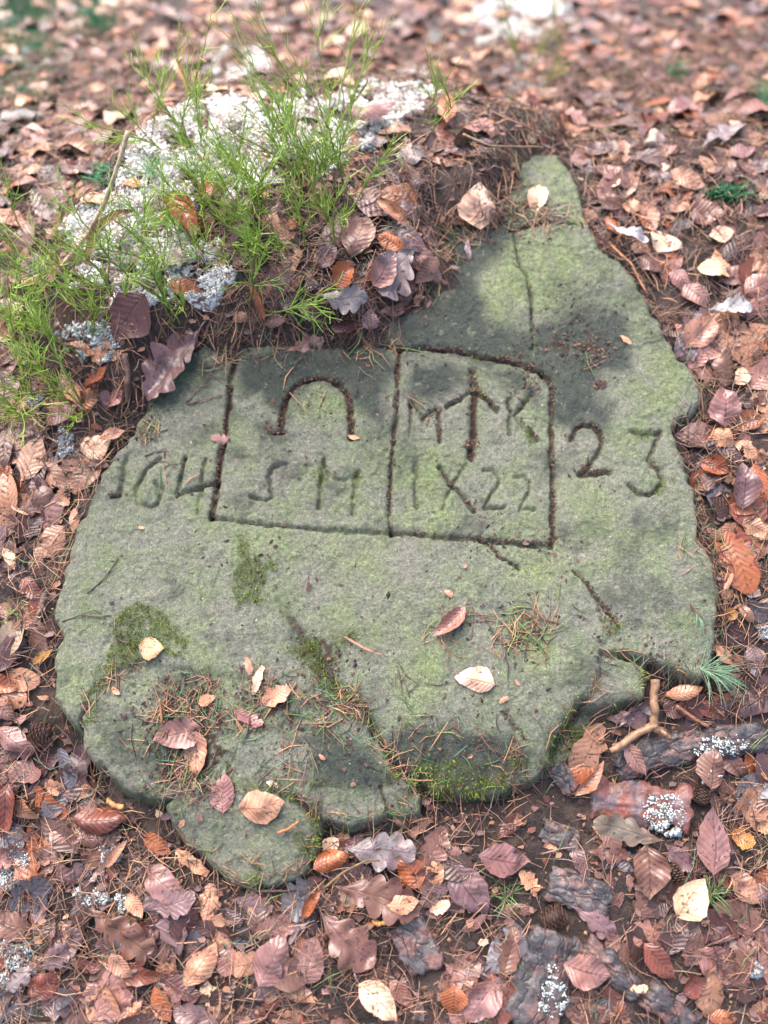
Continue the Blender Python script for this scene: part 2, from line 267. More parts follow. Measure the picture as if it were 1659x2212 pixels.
# ------------------------------------------------------------------ helpers: meshes and materials
def mesh_np(name, verts, faces, cols=None, uvs=None, attrs=None, smooth=True):
    """faces: (n,k) int array, k = 3 or 4"""
    me = bpy.data.meshes.new(name); verts = np.asarray(verts, np.float32); faces = np.asarray(faces, np.int32)
    n, k = faces.shape
    me.vertices.add(len(verts)); me.vertices.foreach_set('co', verts.ravel())
    me.loops.add(n*k); me.loops.foreach_set('vertex_index', faces.ravel())
    me.polygons.add(n); me.polygons.foreach_set('loop_start', np.arange(0, n*k, k, dtype=np.int32))
    me.polygons.foreach_set('use_smooth', np.full(n, smooth))
    if cols is not None:
        c = np.ones((len(verts), 4), np.float32); c[:, :3] = cols
        a = me.color_attributes.new('Col', 'FLOAT_COLOR', 'POINT'); a.data.foreach_set('color', c.ravel())
    if uvs is not None:
        l = me.uv_layers.new(name='UVMap'); l.data.foreach_set('uv', np.asarray(uvs, np.float32)[faces.ravel()].ravel())
    for kk, vv in (attrs or {}).items():
        a = me.attributes.new(kk, 'FLOAT', 'POINT'); a.data.foreach_set('value', np.asarray(vv, np.float32).ravel())
    me.update(calc_edges=True); me.validate(); return me
def link(name, me, mat, parent=None, loc=None, **props):
    o = bpy.data.objects.new(name, me)
    if me is not None and mat is not None and not me.materials: me.materials.append(mat)
    COL.objects.link(o)
    if parent is not None: o.parent = parent
    if loc is not None: o.location = loc
    for k, v in props.items():
        if v is not None: o[k] = v
    return o
def empty(name, loc, **props):
    return link(name, None, None, None, loc, **props)
class Soup:
    """collects triangle/quad pieces with colours"""
    def __init__(s): s.v = []; s.f = []; s.c = []; s.n = 0
    def add(s, v, f, c):
        v = np.asarray(v, float); s.v.append(v); s.f.append(np.asarray(f)+s.n); s.c.append(np.broadcast_to(np.asarray(c, float), v.shape)); s.n += len(v)
    def mesh(s, name, org=(0, 0, 0), smooth=True):
        return mesh_np(name, np.concatenate(s.v)-np.asarray(org), np.concatenate(s.f), np.concatenate(s.c), smooth=smooth)
    def tube(s, pts, rad, col, k=5, cap=True):
        pts = np.asarray(pts, float); n = len(pts); rad = np.broadcast_to(rad, n)
        tg = np.gradient(pts, axis=0); tg /= np.linalg.norm(tg, axis=1, keepdims=True)+1e-9
        ref = np.array([0, 0, 1.]) if abs(tg[0, 2]) < .8 else np.array([1., 0, 0])
        a = np.cross(tg, ref); a /= np.linalg.norm(a, axis=1, keepdims=True)+1e-9; b = np.cross(tg, a)
        th = np.arange(k)*2*math.pi/k
        ring = pts[:, None]+rad[:, None, None]*(np.cos(th)[None, :, None]*a[:, None]+np.sin(th)[None, :, None]*b[:, None])
        v = ring.reshape(-1, 3); f = []
        for i in range(n-1):
            for j in range(k): f.append((i*k+j, i*k+(j+1) % k, (i+1)*k+(j+1) % k, (i+1)*k+j))
        if cap:
            v = np.concatenate([v, pts[:1], pts[-1:]])
            for j in range(k):
                f.append((n*k, (j+1) % k, j, j)); f.append((n*k+1, (n-1)*k+j, (n-1)*k+(j+1) % k, (n-1)*k+(j+1) % k))
        f = np.array(f)
        # degenerate quads -> keep as quads with tiny offset avoided: split all into triangles
        t = np.concatenate([f[:, [0, 1, 2]], f[:, [0, 2, 3]]]); t = t[(t[:, 0] != t[:, 1]) & (t[:, 1] != t[:, 2]) & (t[:, 0] != t[:, 2])]
        s.add(v, t, col)

def mat_new(name):
    m = bpy.data.materials.new(name); m.use_nodes = True; t = m.node_tree; b = t.nodes['Principled BSDF']
    return m, t, b
def N(t, ty, **kw):
    n = t.nodes.new(ty)
    for k, v in kw.items():
        if k.startswith('i_'):
            key = k[2:]; n.inputs[int(key) if key.isdigit() else key.replace('_', ' ')].default_value = v
        else: setattr(n, k, v)
    return n
def noise(t, scale, detail=3, vec=None, rough=.6):
    n = N(t, 'ShaderNodeTexNoise'); n.inputs['Scale'].default_value = scale; n.inputs['Detail'].default_value = detail; n.inputs['Roughness'].default_value = rough
    t.links.new(vec, n.inputs['Vector']); return n.outputs['Fac']
def ramp(t, fac, a, b, ca=(0, 0, 0, 1), cb=(1, 1, 1, 1)):
    n = N(t, 'ShaderNodeValToRGB'); e = n.color_ramp.elements; e[0].position = a; e[1].position = b; e[0].color = ca; e[1].color = cb
    t.links.new(fac, n.inputs[0]); return n.outputs[0]
def mixc(t, fac, a, b, mode='MIX'):
    n = N(t, 'ShaderNodeMix', data_type='RGBA', blend_type=mode)
    for s, val in ((n.inputs['Factor'], fac), (n.inputs[6], a), (n.inputs[7], b)):
        if isinstance(val, (int, float)): s.default_value = val
        elif isinstance(val, (tuple, list, np.ndarray)): s.default_value = (*val[:3], 1)
        else: t.links.new(val, s)
    return n.outputs[2]
def math_n(t, op, a, b=None, clamp=False):
    n = N(t, 'ShaderNodeMath', operation=op, use_clamp=clamp)
    for s, val in ((n.inputs[0], a), (n.inputs[1], b)):
        if val is None: continue
        if isinstance(val, (int, float)): s.default_value = val
        else: t.links.new(val, s)
    return n.outputs[0]
def bump(t, b, h, strength, dist, prev=None):
    n = N(t, 'ShaderNodeBump'); n.inputs['Strength'].default_value = strength; n.inputs['Distance'].default_value = dist
    t.links.new(h, n.inputs['Height'])
    if prev is not None: t.links.new(prev, n.inputs['Normal'])
    t.links.new(n.outputs[0], b.inputs['Normal']); return n.outputs[0]
def attr(t, nm): return N(t, 'ShaderNodeAttribute', attribute_name=nm)

def make_litter_mat(name, rough=.55, var=.35, scale=350, bstr=.3, spec=.4):
    m, t, b = mat_new(name); c = attr(t, 'Col').outputs['Color']; pos = N(t, 'ShaderNodeNewGeometry').outputs['Position']
    f = noise(t, scale, 3, pos); g = ramp(t, f, .25, .75, (1-var, 1-var, 1-var, 1), (1+var*.6, 1+var*.6, 1+var*.6, 1))
    t.links.new(mixc(t, 1.0, c, g, 'MULTIPLY'), b.inputs['Base Color']); b.inputs['Roughness'].default_value = rough; b.inputs['Specular IOR Level'].default_value = spec
    bump(t, b, f, bstr, .001); return m
M_needle = make_litter_mat('pine_needle', .45, .25, 300, .1)
M_crumb = make_litter_mat('litter_crumb', .6, .4, 500, .4)
M_moss = make_litter_mat('moss', .8, .4, 250, .2, .2)
M_lichen = make_litter_mat('reindeer_lichen', .9, .12, 260, .3, .1)
M_plant = make_litter_mat('green_stem', .5, .25, 300, .1)
M_cone = make_litter_mat('cone_scale', .6, .4, 500, .4)

# leaf: colour attribute + vein pattern on UV (u along, v across)
def make_leaf_mat(name, nv, slant, vein_dark, kind):
    m, t, b = mat_new(name); col = attr(t, 'Col').outputs['Color']; uv = N(t, 'ShaderNodeUVMap').outputs[0]; pos = N(t, 'ShaderNodeNewGeometry').outputs['Position']
    sx = N(t, 'ShaderNodeSeparateXYZ'); t.links.new(uv, sx.inputs[0]); u, v = sx.outputs[0], sx.outputs[1]
    av = math_n(t, 'ABSOLUTE', math_n(t, 'SUBTRACT', v, .5))
    av = math_n(t, 'MULTIPLY', av, 2.0)
    ph = math_n(t, 'SUBTRACT', math_n(t, 'MULTIPLY', u, nv), math_n(t, 'MULTIPLY', av, slant))
    wn = noise(t, 60, 2, pos); ph = math_n(t, 'ADD', ph, math_n(t, 'MULTIPLY', wn, .5))
    fr = math_n(t, 'ABSOLUTE', math_n(t, 'SUBTRACT', math_n(t, 'FRACT', ph), .5))      # 0 at vein
    vein = ramp(t, fr, .0, .11, (1, 1, 1, 1), (0, 0, 0, 1))
    mid = ramp(t, av, .02, .075, (1, 1, 1, 1), (0, 0, 0, 1))
    vm = math_n(t, 'MAXIMUM', math_n(t, 'MULTIPLY', vein, .75), mid)
    n1 = noise(t, 45, 4, pos); n2 = noise(t, 260, 4, pos); n3 = noise(t, 900, 2, pos)
    c = mixc(t, math_n(t, 'MULTIPLY', ramp(t, n1, .38, .68), .6), col, mixc(t, 1.0, col, (.62, .48, .42), 'MULTIPLY'))
    c = mixc(t, math_n(t, 'MULTIPLY', ramp(t, n2, .35, .75), .45), c, mixc(t, 1.0, c, (1.55, 1.45, 1.4), 'MULTIPLY'))
    c = mixc(t, math_n(t, 'MULTIPLY', vm, vein_dark), c, mixc(t, 1.0, c, (.38, .30, .30), 'MULTIPLY'))
    sp = ramp(t, noise(t, 150, 2, pos, .5), .63, .68); c = mixc(t, math_n(t, 'MULTIPLY', sp, .8), c, (.03, .02, .018))
    n5 = ramp(t, noise(t, 28, 3, pos, .6), .62, .7); c = mixc(t, math_n(t, 'MULTIPLY', n5, .55), c, mixc(t, 1.0, c, (.35, .3, .3), 'MULTIPLY'))
    t.links.new(c, b.inputs['Base Color'])
    rg = ramp(t, n1, .35, .65, (.16, .16, .16, 1), (.42, .42, .42, 1)); t.links.new(rg, b.inputs['Roughness']); b.inputs['Specular IOR Level'].default_value = .5
    h = math_n(t, 'ADD', math_n(t, 'MULTIPLY', fr, 1.6), math_n(t, 'MULTIPLY', n2, .5)); h = math_n(t, 'SUBTRACT', h, math_n(t, 'MULTIPLY', mid, .5)); h = math_n(t, 'ADD', h, math_n(t, 'MULTIPLY', n3, .15))
    bump(t, b, h, .55, .0012)
    return m
M_beech = make_leaf_mat('beech_leaf', 9, 1.6, .75, 0)
M_beech_soft = make_leaf_mat('beech_leaf_faint_veins', 9, 1.6, .35, 0)
M_oak = make_leaf_mat('oak_leaf', 5, 1.1, .4, 1)

# stone
def make_stone_mat():
    m, t, b = mat_new('sandstone'); pos = N(t, 'ShaderNodeNewGeometry').outputs['Position']
    A = lambda n: attr(t, n).outputs['Fac']
    n0 = noise(t, 5, 4, pos); n1 = noise(t, 16, 5, pos); n2 = noise(t, 60, 5, pos, .7); n3 = noise(t, 230, 5, pos, .85); n4 = noise(t, 620, 2, pos)
    grey, pink, olive, green, dark = srgb(162, 162, 146), srgb(168, 162, 150), srgb(147, 157, 126), srgb(160, 178, 116), srgb(46, 59, 60)
    c = mixc(t, ramp(t, n1, .40, .60), grey, olive)
    c = mixc(t, math_n(t, 'MULTIPLY', ramp(t, n0, .5, .62), .6), c, pink)
    gm = math_n(t, 'ADD', math_n(t, 'MULTIPLY', ramp(t, n2, .48, .66), .36), math_n(t, 'MULTIPLY', ramp(t, n1, .5, .64), .22))
    gm = math_n(t, 'ADD', gm, math_n(t, 'MULTIPLY', A('green'), math_n(t, 'ADD', math_n(t, 'MULTIPLY', n3, 1.1), .05)), True)
    c = mixc(t, gm, c, green)
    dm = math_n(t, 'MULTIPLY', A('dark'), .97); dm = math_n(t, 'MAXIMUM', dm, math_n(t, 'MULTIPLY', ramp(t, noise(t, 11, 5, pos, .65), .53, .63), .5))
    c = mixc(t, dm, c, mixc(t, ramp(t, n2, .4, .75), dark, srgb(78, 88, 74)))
    for sc_, th_, cc_, k_ in ((75, .66, (166, 178, 150), .5), (150, .68, (176, 184, 168), .55), (48, .665, (120, 112, 108), .5), (110, .69, (64, 68, 60), .6)):
        c = mixc(t, math_n(t, 'MULTIPLY', ramp(t, noise(t, sc_, 3, pos, .7), th_, th_+.015), k_), c, srgb(*cc_))
    vv = noise(t, 38, 2, pos); c = mixc(t, math_n(t, 'MULTIPLY', ramp(t, vv, .68, .71), .35), c, srgb(165, 172, 140))
    # grain
    c = mixc(t, 1.0, c, ramp(t, n3, .30, .70, (.48, .48, .48, 1), (1.55, 1.55, 1.55, 1)), 'MULTIPLY')
    c = mixc(t, 1.0, c, ramp(t, noise(t, 130, 4, pos, .8), .34, .66, (.72, .72, .72, 1), (1.28, 1.28, 1.28, 1)), 'MULTIPLY')
    c = mixc(t, math_n(t, 'MULTIPLY', ramp(t, n4, .64, .70), .55), c, srgb(205, 205, 190))
    c = mixc(t, math_n(t, 'MULTIPLY', ramp(t, n4, .36, .30), .55), c, srgb(58, 60, 50))
    c = mixc(t, math_n(t, 'MULTIPLY', math_n(t, 'MULTIPLY', A('groove'), math_n(t, 'SUBTRACT', 1.0, A('dirt'))), math_n(t, 'ADD', .1, math_n(t, 'MULTIPLY', ramp(t, n2, .3, .6), .6))), c, mixc(t, ramp(t, n1, .5, .66), srgb(64, 76, 50), srgb(188, 198, 148)))  # pale green tint and the letters' dark shading, painted into the groove colour
    c = mixc(t, A('dirt'), c, mixc(t, n3, srgb(38, 28, 22), srgb(78, 56, 44)))
    c = mixc(t, math_n(t, 'MULTIPLY', A('moss'), ramp(t, n3, .3, .6, (.25, .25, .25, 1), (.6, .6, .6, 1))), c, mixc(t, n3, srgb(52, 60, 32), srgb(104, 118, 58)))
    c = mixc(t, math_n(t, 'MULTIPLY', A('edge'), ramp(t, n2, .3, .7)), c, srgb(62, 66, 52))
    t.links.new(c, b.inputs['Base Color'])
    rg = math_n(t, 'SUBTRACT', .8, math_n(t, 'MULTIPLY', A('dark'), .22)); t.links.new(rg, b.inputs['Roughness']); b.inputs['Specular IOR Level'].default_value = .35
    h = math_n(t, 'ADD', math_n(t, 'MULTIPLY', n3, 1.0), math_n(t, 'MULTIPLY', n2, 1.4)); h = math_n(t, 'ADD', h, math_n(t, 'MULTIPLY', n4, .25)); bump(t, b, h, 1.0, .004)
    return m
def make_soil_mat():
    m, t, b = mat_new('forest_soil'); pos = N(t, 'ShaderNodeNewGeometry').outputs['Position']
    n1 = noise(t, 14, 4, pos); n2 = noise(t, 120, 5, pos, .75); n3 = noise(t, 600, 3, pos)
    c = mixc(t, ramp(t, n2, .3, .7), srgb(24, 19, 18), srgb(66, 54, 50)); c = mixc(t, ramp(t, n1, .45, .6), c, mixc(t, n2, srgb(44, 36, 33), srgb(104, 84, 74)))
    c = mixc(t, math_n(t, 'MULTIPLY', ramp(t, n3, .62, .72), .6), c, srgb(150, 112, 84))
    t.links.new(c, b.inputs['Base Color']); b.inputs['Roughness'].default_value = .7
    bump(t, b, math_n(t, 'ADD', n2, math_n(t, 'MULTIPLY', n3, .4)), 1.0, .006); return m
M_stone = make_stone_mat(); M_soil = make_soil_mat()
def make_bark_mat(name, ca, cb, cc, fib=False):
    m, t, b = mat_new(name); tc = N(t, 'ShaderNodeUVMap').outputs[0]; pos = N(t, 'ShaderNodeNewGeometry').outputs['Position']
    mp = N(t, 'ShaderNodeMapping'); nz = N(t, 'ShaderNodeTexNoise'); nz.inputs['Scale'].default_value = 45; nz.inputs['Detail'].default_value = 4; t.links.new(tc, nz.inputs['Vector']); va = N(t, 'ShaderNodeVectorMath', operation='MULTIPLY_ADD'); va.inputs[1].default_value = (.05, .03, 0); t.links.new(nz.outputs['Color'], va.inputs[0]); t.links.new(tc, va.inputs[2]); tc = va.outputs[0]; mp.inputs['Scale'].default_value = (.35, 1, 1) if not fib else (.12, 1, 1); t.links.new(tc, mp.inputs['Vector'])
    n1 = noise(t, 40 if not fib else 60, 4, mp.outputs[0]); vo = N(t, 'ShaderNodeTexVoronoi', feature='DISTANCE_TO_EDGE'); vo.inputs['Scale'].default_value = 55; t.links.new(mp.outputs[0], vo.inputs['Vector'])
    n2 = noise(t, 30, 3, pos); n3 = noise(t, 300, 4, pos, .7)
    c = mixc(t, ramp(t, n1, .35, .65), ca, cb); c = mixc(t, ramp(t, n2, .5, .62), c, cc)
    if not fib: c = mixc(t, math_n(t, 'MULTIPLY', ramp(t, vo.outputs['Distance'], .0, .06, (1, 1, 1, 1), (0, 0, 0, 1)), ramp(t, n2, .4, .6)), c, srgb(26, 24, 24))
    c = mixc(t, 1.0, c, ramp(t, n3, .3, .7, (.6, .6, .6, 1), (1.4, 1.4, 1.4, 1)), 'MULTIPLY')
    t.links.new(c, b.inputs['Base Color']); b.inputs['Roughness'].default_value = .42
    h = math_n(t, 'ADD', math_n(t, 'MULTIPLY', ramp(t, vo.outputs['Distance'], .0, .12), .0 if fib else .5), math_n(t, 'MULTIPLY', n1, .8)); h = math_n(t, 'ADD', h, math_n(t, 'MULTIPLY', n3, .3))
    bump(t, b, h, .9, .003); return m
M_bark = make_bark_mat('wet_pine_bark', srgb(54, 52, 54), srgb(88, 80, 80), srgb(112, 82, 76))
M_barkred = make_bark_mat('rotting_red_bark', srgb(82, 58, 56), srgb(132, 78, 66), srgb(98, 84, 88), True)
M_wood = make_litter_mat('bare_twig_wood', .5, .6, 110, .8)

# ------------------------------------------------------------------ ground
def axis(a, b, s, far, g=1.22):
    l = list(np.arange(a, b, s)); st = s
    while l[-1] < far: st *= g; l.append(l[-1]+st)
    st = s
    while l[0] > -far: st *= g; l.insert(0, l[0]-st)
    return np.array(l)
ax = axis(-0.95, 0.95, .0056, 60); ay = axis(-0.75, 1.75, .006, 60)
GX, GY = np.meshgrid(ax, ay, indexing='ij')
GZ = np.where((abs(GX) < 2.9) & (GY > -1.15) & (GY < 4.1), HGr(np.clip(GX, -2.9, 2.9), np.clip(GY, -1.1, 4.1)), ground_raw(GX, GY))
near = np.exp(-(np.maximum(abs(GX)-1, 0)**2+np.maximum(abs(GY-.4)-1.3, 0)**2)/.5)
GZ = GZ+((fbm(GX, GY, .022, 3, 11)-.5)*.012+(vnoise(GX, GY, .009, 12)-.5)*.004)*near
def HS_clear(x, y): return HSt(x, y)
st_here = bil(ZS, GX, GY, gx[0], gy[0], DX); ins = (abs(GX) < .65) & (abs(GY) < .61)
GZ = np.where(ins & (st_here > HGr(np.clip(GX, -2.9, 2.9), np.clip(GY, -1.1, 4.1))+.012), np.minimum(GZ, st_here-.03), GZ)
idx = np.arange(GX.size).reshape(GX.shape)
F = np.stack([idx[:-1, :-1], idx[1:, :-1], idx[1:, 1:], idx[:-1, 1:]], -1).reshape(-1, 4)
link('ground', mesh_np('ground', np.stack([GX, GY, GZ], -1).reshape(-1, 3), F), M_soil, kind='structure', label='dark damp forest soil under leaves and needles')

# ------------------------------------------------------------------ the stone
keep_v = (dmax > -.014) & (ZS > HGr(X, Y)-.05)
idx = np.arange(X.size).reshape(X.shape)
F = np.stack([idx[:-1, :-1], idx[1:, :-1], idx[1:, 1:], idx[:-1, 1:]], -1).reshape(-1, 4)
kf = keep_v.ravel()[F].all(1); F = F[kf]
used = np.unique(F); remap = np.zeros(X.size, int); remap[used] = np.arange(len(used)); F = remap[F]
SV = np.stack([X, Y, ZS], -1).reshape(-1, 3)[used]
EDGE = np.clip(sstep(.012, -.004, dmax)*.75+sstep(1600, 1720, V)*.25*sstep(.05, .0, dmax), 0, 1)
g_ = lambda A: A.ravel()[used]
org = np.array([0, 0, -.02])
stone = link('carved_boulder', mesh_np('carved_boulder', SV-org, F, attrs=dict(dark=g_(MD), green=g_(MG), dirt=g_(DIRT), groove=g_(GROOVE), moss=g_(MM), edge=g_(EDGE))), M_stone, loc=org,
             label='flat grey green boulder carved with a double frame, an arch, letters and numbers', category='carved stone')

# ------------------------------------------------------------------ colours
C = {k: srgb(*v) for k, v in dict(cream=(222, 192, 160), peach=(205, 150, 118), tan=(174, 130, 104), orange=(168, 100, 64), rust=(130, 76, 60), pink=(156, 114, 104), brown=(126, 92, 80), slate=(104, 100, 106),
     mauve=(124, 98, 99), grey=(136, 124, 124), darkred=(94, 58, 54), purple=(98, 74, 74), white=(206, 204, 206), olive=(112, 104, 92), yellow=(190, 142, 78), dark=(78, 56, 50)).items()}
WORD = dict(slate='slate grey', cream='pale cream', peach='peach coloured', tan='tan', orange='bright orange', rust='rusty orange', pink='pinkish brown', brown='mid brown', mauve='dull mauve', grey='wet grey', darkred='dark red',
            purple='dark purplish', white='whitish', olive='grey olive', yellow='yellowish', dark='dark brown')

LP = [([(250, 400), (288, 325), (335, 262), (430, 198), (500, 180), (520, 230), (470, 280), (470, 340), (430, 410), (350, 420), (290, 412)], 14000, 'largest bright white lichen cushion on the back of the mound'),
      ([(480, 240), (560, 205), (650, 220), (660, 300), (600, 380), (520, 430), (460, 420), (440, 340)], 9000, 'broken white lichen between the bilberry stems'),
      ([(690, 240), (730, 205), (830, 158), (925, 162), (945, 205), (880, 250), (800, 310), (760, 325), (700, 385), (680, 345)], 9500, 'white lichen running along the mound crest'),
      ([(150, 490), (225, 425), (295, 430), (282, 510), (240, 580), (186, 610), (155, 550)], 7000, 'white lichen under the long tan folded leaf'),
      ([(262, 510), (315, 430), (400, 418), (415, 490), (380, 570), (340, 635), (284, 680), (250, 610)], 9500, 'white lichen sheet left of the standing orange leaf'),
      ([(385, 550), (470, 530), (500, 590), (442, 655), (380, 635)], 4500, 'white lichen patch beside the grey oak leaf on the mound'),
      ([(455, 190), (460, 140), (520, 120), (590, 140), (595, 180), (520, 192)], 4200, 'blurred white lichen hummock behind the mound'),
      ([(1010, 80), (1020, 20), (1080, -10), (1240, -10), (1230, 40), (1150, 85), (1060, 90)], 5200, 'big white lichen patch at the top of the picture')]
def in_lichen(x, y):
    u, v, _ = to_plan(x, y, HGr(x, y)); m = np.zeros(np.shape(u), bool)
    for p_, _c, _l in LP: m |= poly_sd(u, v, p_) > 0
    return m
BK = [(1325, 1642, 1655, 1590, 66), (1272, 1722, 1490, 1750, 86), (880, 1982, 925, 2098, 80), (1200, 2005, 1145, 2225, 118), (1262, 2036, 1375, 2138, 52), (1182, 1905, 1320, 1948, 72), (1395, 2135, 1490, 2225, 62), (1195, 1648, 1238, 1702, 44), (1170, 1790, 1250, 1815, 48)]
def on_bark(x, y, f=.5):
    u, v, _ = to_plan(x, y, HGr(x, y)); m = np.zeros(np.shape(u), bool)
    for a, b, c, d, w in BK: m |= seg_dist(u, v, [(a, b), (c, d)]) < w*f
    return m
# ------------------------------------------------------------------ leaves
def leaf_grid(kind, nt_, ns_, r):
    t = np.linspace(0, 1, nt_)
    if kind == 'oak':
        env = np.clip(np.sin(math.pi*np.clip(t*.93+.03, 0, 1)**1.25), 0, 1)**.75; nl = r.uniform(3.6, 4.6); ph = r.uniform(0, 6)
        wl = env*(.52+.48*np.abs(np.cos(math.pi*nl*t+ph))**.55); wr = env*(.52+.48*np.abs(np.cos(math.pi*nl*t+ph+r.uniform(.2, .8)))**.55)
        wl = np.maximum(wl, .03); wr = np.maximum(wr, .03)
    elif kind == 'scrap':
        e = np.clip(np.sin(math.pi*np.clip(t, .04, .96)), 0, 1)**.45
        wl = e*r.uniform(.55, 1.05, nt_); wr = e*r.uniform(.5, 1.05, nt_)
    else:
        e = np.clip(np.sin(math.pi*t**r.uniform(.78, .95)), 0, 1)**.82; e = np.where(t > .8, e*(1-.35*((t-.8)/.2)**1.2), e)
        q1, q2 = r.uniform(.82, 1.12, 2); wl = e*q1*(1+.05*np.sin(t*r.uniform(24, 34)+1)+.06*np.sin(t*r.uniform(4, 9)))+.004; wr = e*q2*(1+.05*np.sin(t*r.uniform(24, 34))+.06*np.sin(t*r.uniform(4, 9)))+.004
    s = np.linspace(-1, 1, ns_)
    T, S = np.meshgrid(t, s, indexing='ij'); Wd = np.where(S < 0, wl[:, None], wr[:, None])
    return T, S, S*Wd
def leaf_geo(kind, L, W, r, curl, bend, hi=True):
    if hi: nt_, ns_ = (46, 7) if kind == 'oak' else ((13, 9) if kind == 'beech' else (11, 7))
    else: nt_, ns_ = (15, 3) if kind == 'oak' else (8, 3)
    T, S, SW = leaf_grid(kind, nt_, ns_, r)
    fwd = .15 if kind == 'oak' else .03
    lx = (T+fwd*np.abs(S)*(1-T))*L; ly = SW*W/2+np.sin(T*2.6+r.uniform(0, 6))*.055*L
    h = bend*L*4*T*(1-T)*.25+curl*W*(SW**2)*.5
    h = h+.015*L*np.sin(T*r.uniform(5, 9)+r.uniform(0, 6))*np.sign(S)*np.abs(S)**1.5+r.uniform(-.03, .03)*L*T*S
    if kind == 'beech' and hi: h = h+.0006*np.cos(2*math.pi*(9*T-1.6*np.abs(S)))*np.abs(S)**.5*(1-np.abs(S)*.3)
    h = h+(vnoise(lx+r.uniform(0, 9), ly, .014, 3)-.5)*.011*(W/.04)**.5
    return T, S, lx, ly, h
LEAFN = 0
def leaf_world(base, tip, W, kind, r, lift, curl, bend, roll, pitch, hi=True, conform=.8):
    ax_ = tip-base; L = np.linalg.norm(ax_); c = (base+tip)/2
    n = nrm(c[:1], c[1:2])[0]; a = ax_/L; a = a-n*a.dot(n); a /= np.linalg.norm(a); b = np.cross(n, a)
    cr, sr = math.cos(roll), math.sin(roll); b2 = b*cr+n*sr; n2 = -b*sr+n*cr
    cp_, sp_ = math.cos(pitch), math.sin(pitch); a2 = a*cp_+n2*sp_; n3 = -a*sp_+n2*cp_
    T, S, lx, ly, h = leaf_geo(kind, L, W, r, curl, bend, hi)
    P = base[None, None]+(lx[..., None]-L/2)*a2+ly[..., None]*b2+h[..., None]*n3+a*L/2
    plane = c[2]-(n[0]*(P[..., 0]-c[0])+n[1]*(P[..., 1]-c[1]))/n[2]
    Hh = HT(P[..., 0], P[..., 1], True); P[..., 2] += (Hh-plane)*conform+lift
    dz = Hh+.0008-P[..., 2]; P[..., 2] += np.where(dz > 0, dz+.0004, 0)
    idx = np.arange(T.size).reshape(T.shape); f = np.stack([idx[:-1, :-1], idx[1:, :-1], idx[1:, 1:], idx[:-1, 1:]], -1).reshape(-1, 4)
    uv = np.stack([T, S*.5+.5], -1).reshape(-1, 2)
    return P.reshape(-1, 3), f, uv, T, S, a2, n3, L

LM = [('the carved number 1', 262, 1030), ('the carved arch', 685, 880), ('the carved 2', 1270, 970), ('the carved 3', 1400, 1000), ('the forked stick', 1413, 1560), ('the pine cone between the bark slabs', 1190, 1984),
      ('the green needle sprig', 1521, 1454), ('the mossy bark branch', 1490, 1610), ('the red rotting bark', 1380, 1730), ('the square dark bark slab', 905, 2035), ('the big bark slab at the bottom edge', 1160, 2120),
      ('the bottom tip of the stone', 540, 1925), ('the left bulge of the stone', 95, 1480), ('the right corner of the stone', 1530, 860), ('the top right shoulder of the stone', 1275, 440),
      ('the frost white lichen mound', 350, 320), ('the lichen tuft at the left edge', 30, 1870), ('the purple oak leaf on the stone edge', 385, 800), ('the chip scar on the right side of the stone', 1545, 1240),
      ('the big white lichen patch at the top', 1125, 40), ('the dark moss in the top left corner', 50, 90), ('the pale dead twig', 240, 400), ('the whitish oak leaf right of the stone', 1566, 685), ('the small lichen dots at the left', 110, 958),
      ('the litter pocket in the lower stone lobe', 400, 1560), ('the front lip of the stone', 1000, 1730), ('the bottom left corner lichen', 25, 2084), ('the black spotted tan leaf', 436, 2086), ('the pale round cut end', 1410, 305),
      ('the cone under the bilberry twigs', 998, 321), ('the leaf pile at the top of the carved frame', 850, 600), ('the red brown oak leaf below the stone', 800, 1945), ('the bright white lichen on the mound crest', 830, 220)]
def side(u, v, lu, lv):
    du, dv = u-lu, v-lv
    if abs(du) > abs(dv)*1.3: return 'right of' if du > 0 else 'left of'
    if abs(dv) > abs(du)*1.3: return 'below' if dv > 0 else 'above'
    return 'diagonally '+('below' if dv > 0 else 'above')
USED = {}
def auto_label(u, v, kind, col, L):
    noun = {'oak': 'oak leaf', 'beech': 'beech leaf', 'scrap': 'torn leaf scrap'}[kind]; w = WORD[col]
    ds = sorted(LM, key=lambda q: (q[1]-u)**2+(q[2]-v)**2)
    a, b, c = ds[:3]; near_ = math.hypot(a[1]-u, a[2]-v) < 130
    cand = [f"{w} {noun} {side(u, v, a[1], a[2])} {a[0]}", f"{w} {noun} between {a[0]} and {b[0]}"]
    if near_: cand.insert(0, f"{w} {noun} close {'by' if 0 else 'beside'} {a[0]}")
    size = 'small' if L < 48 else ('large' if L > 85 else 'medium sized')
    cand += [f"{size} {w} {noun} {side(u, v, a[1], a[2])} {a[0]}", f"{size} {w} {noun} {side(u, v, b[1], b[2])} {b[0]}", f"{w} {noun} {side(u, v, b[1], b[2])} {b[0]}", f"{size} {w} {noun} {side(u, v, c[1], c[2])} {c[0]}",
             f"{size} {w} {noun} between {a[0]} and {c[0]}"]
    for s in cand:
        if s not in USED and len(s.split()) <= 16: USED[s] = 1; return s
    return cand[-4]
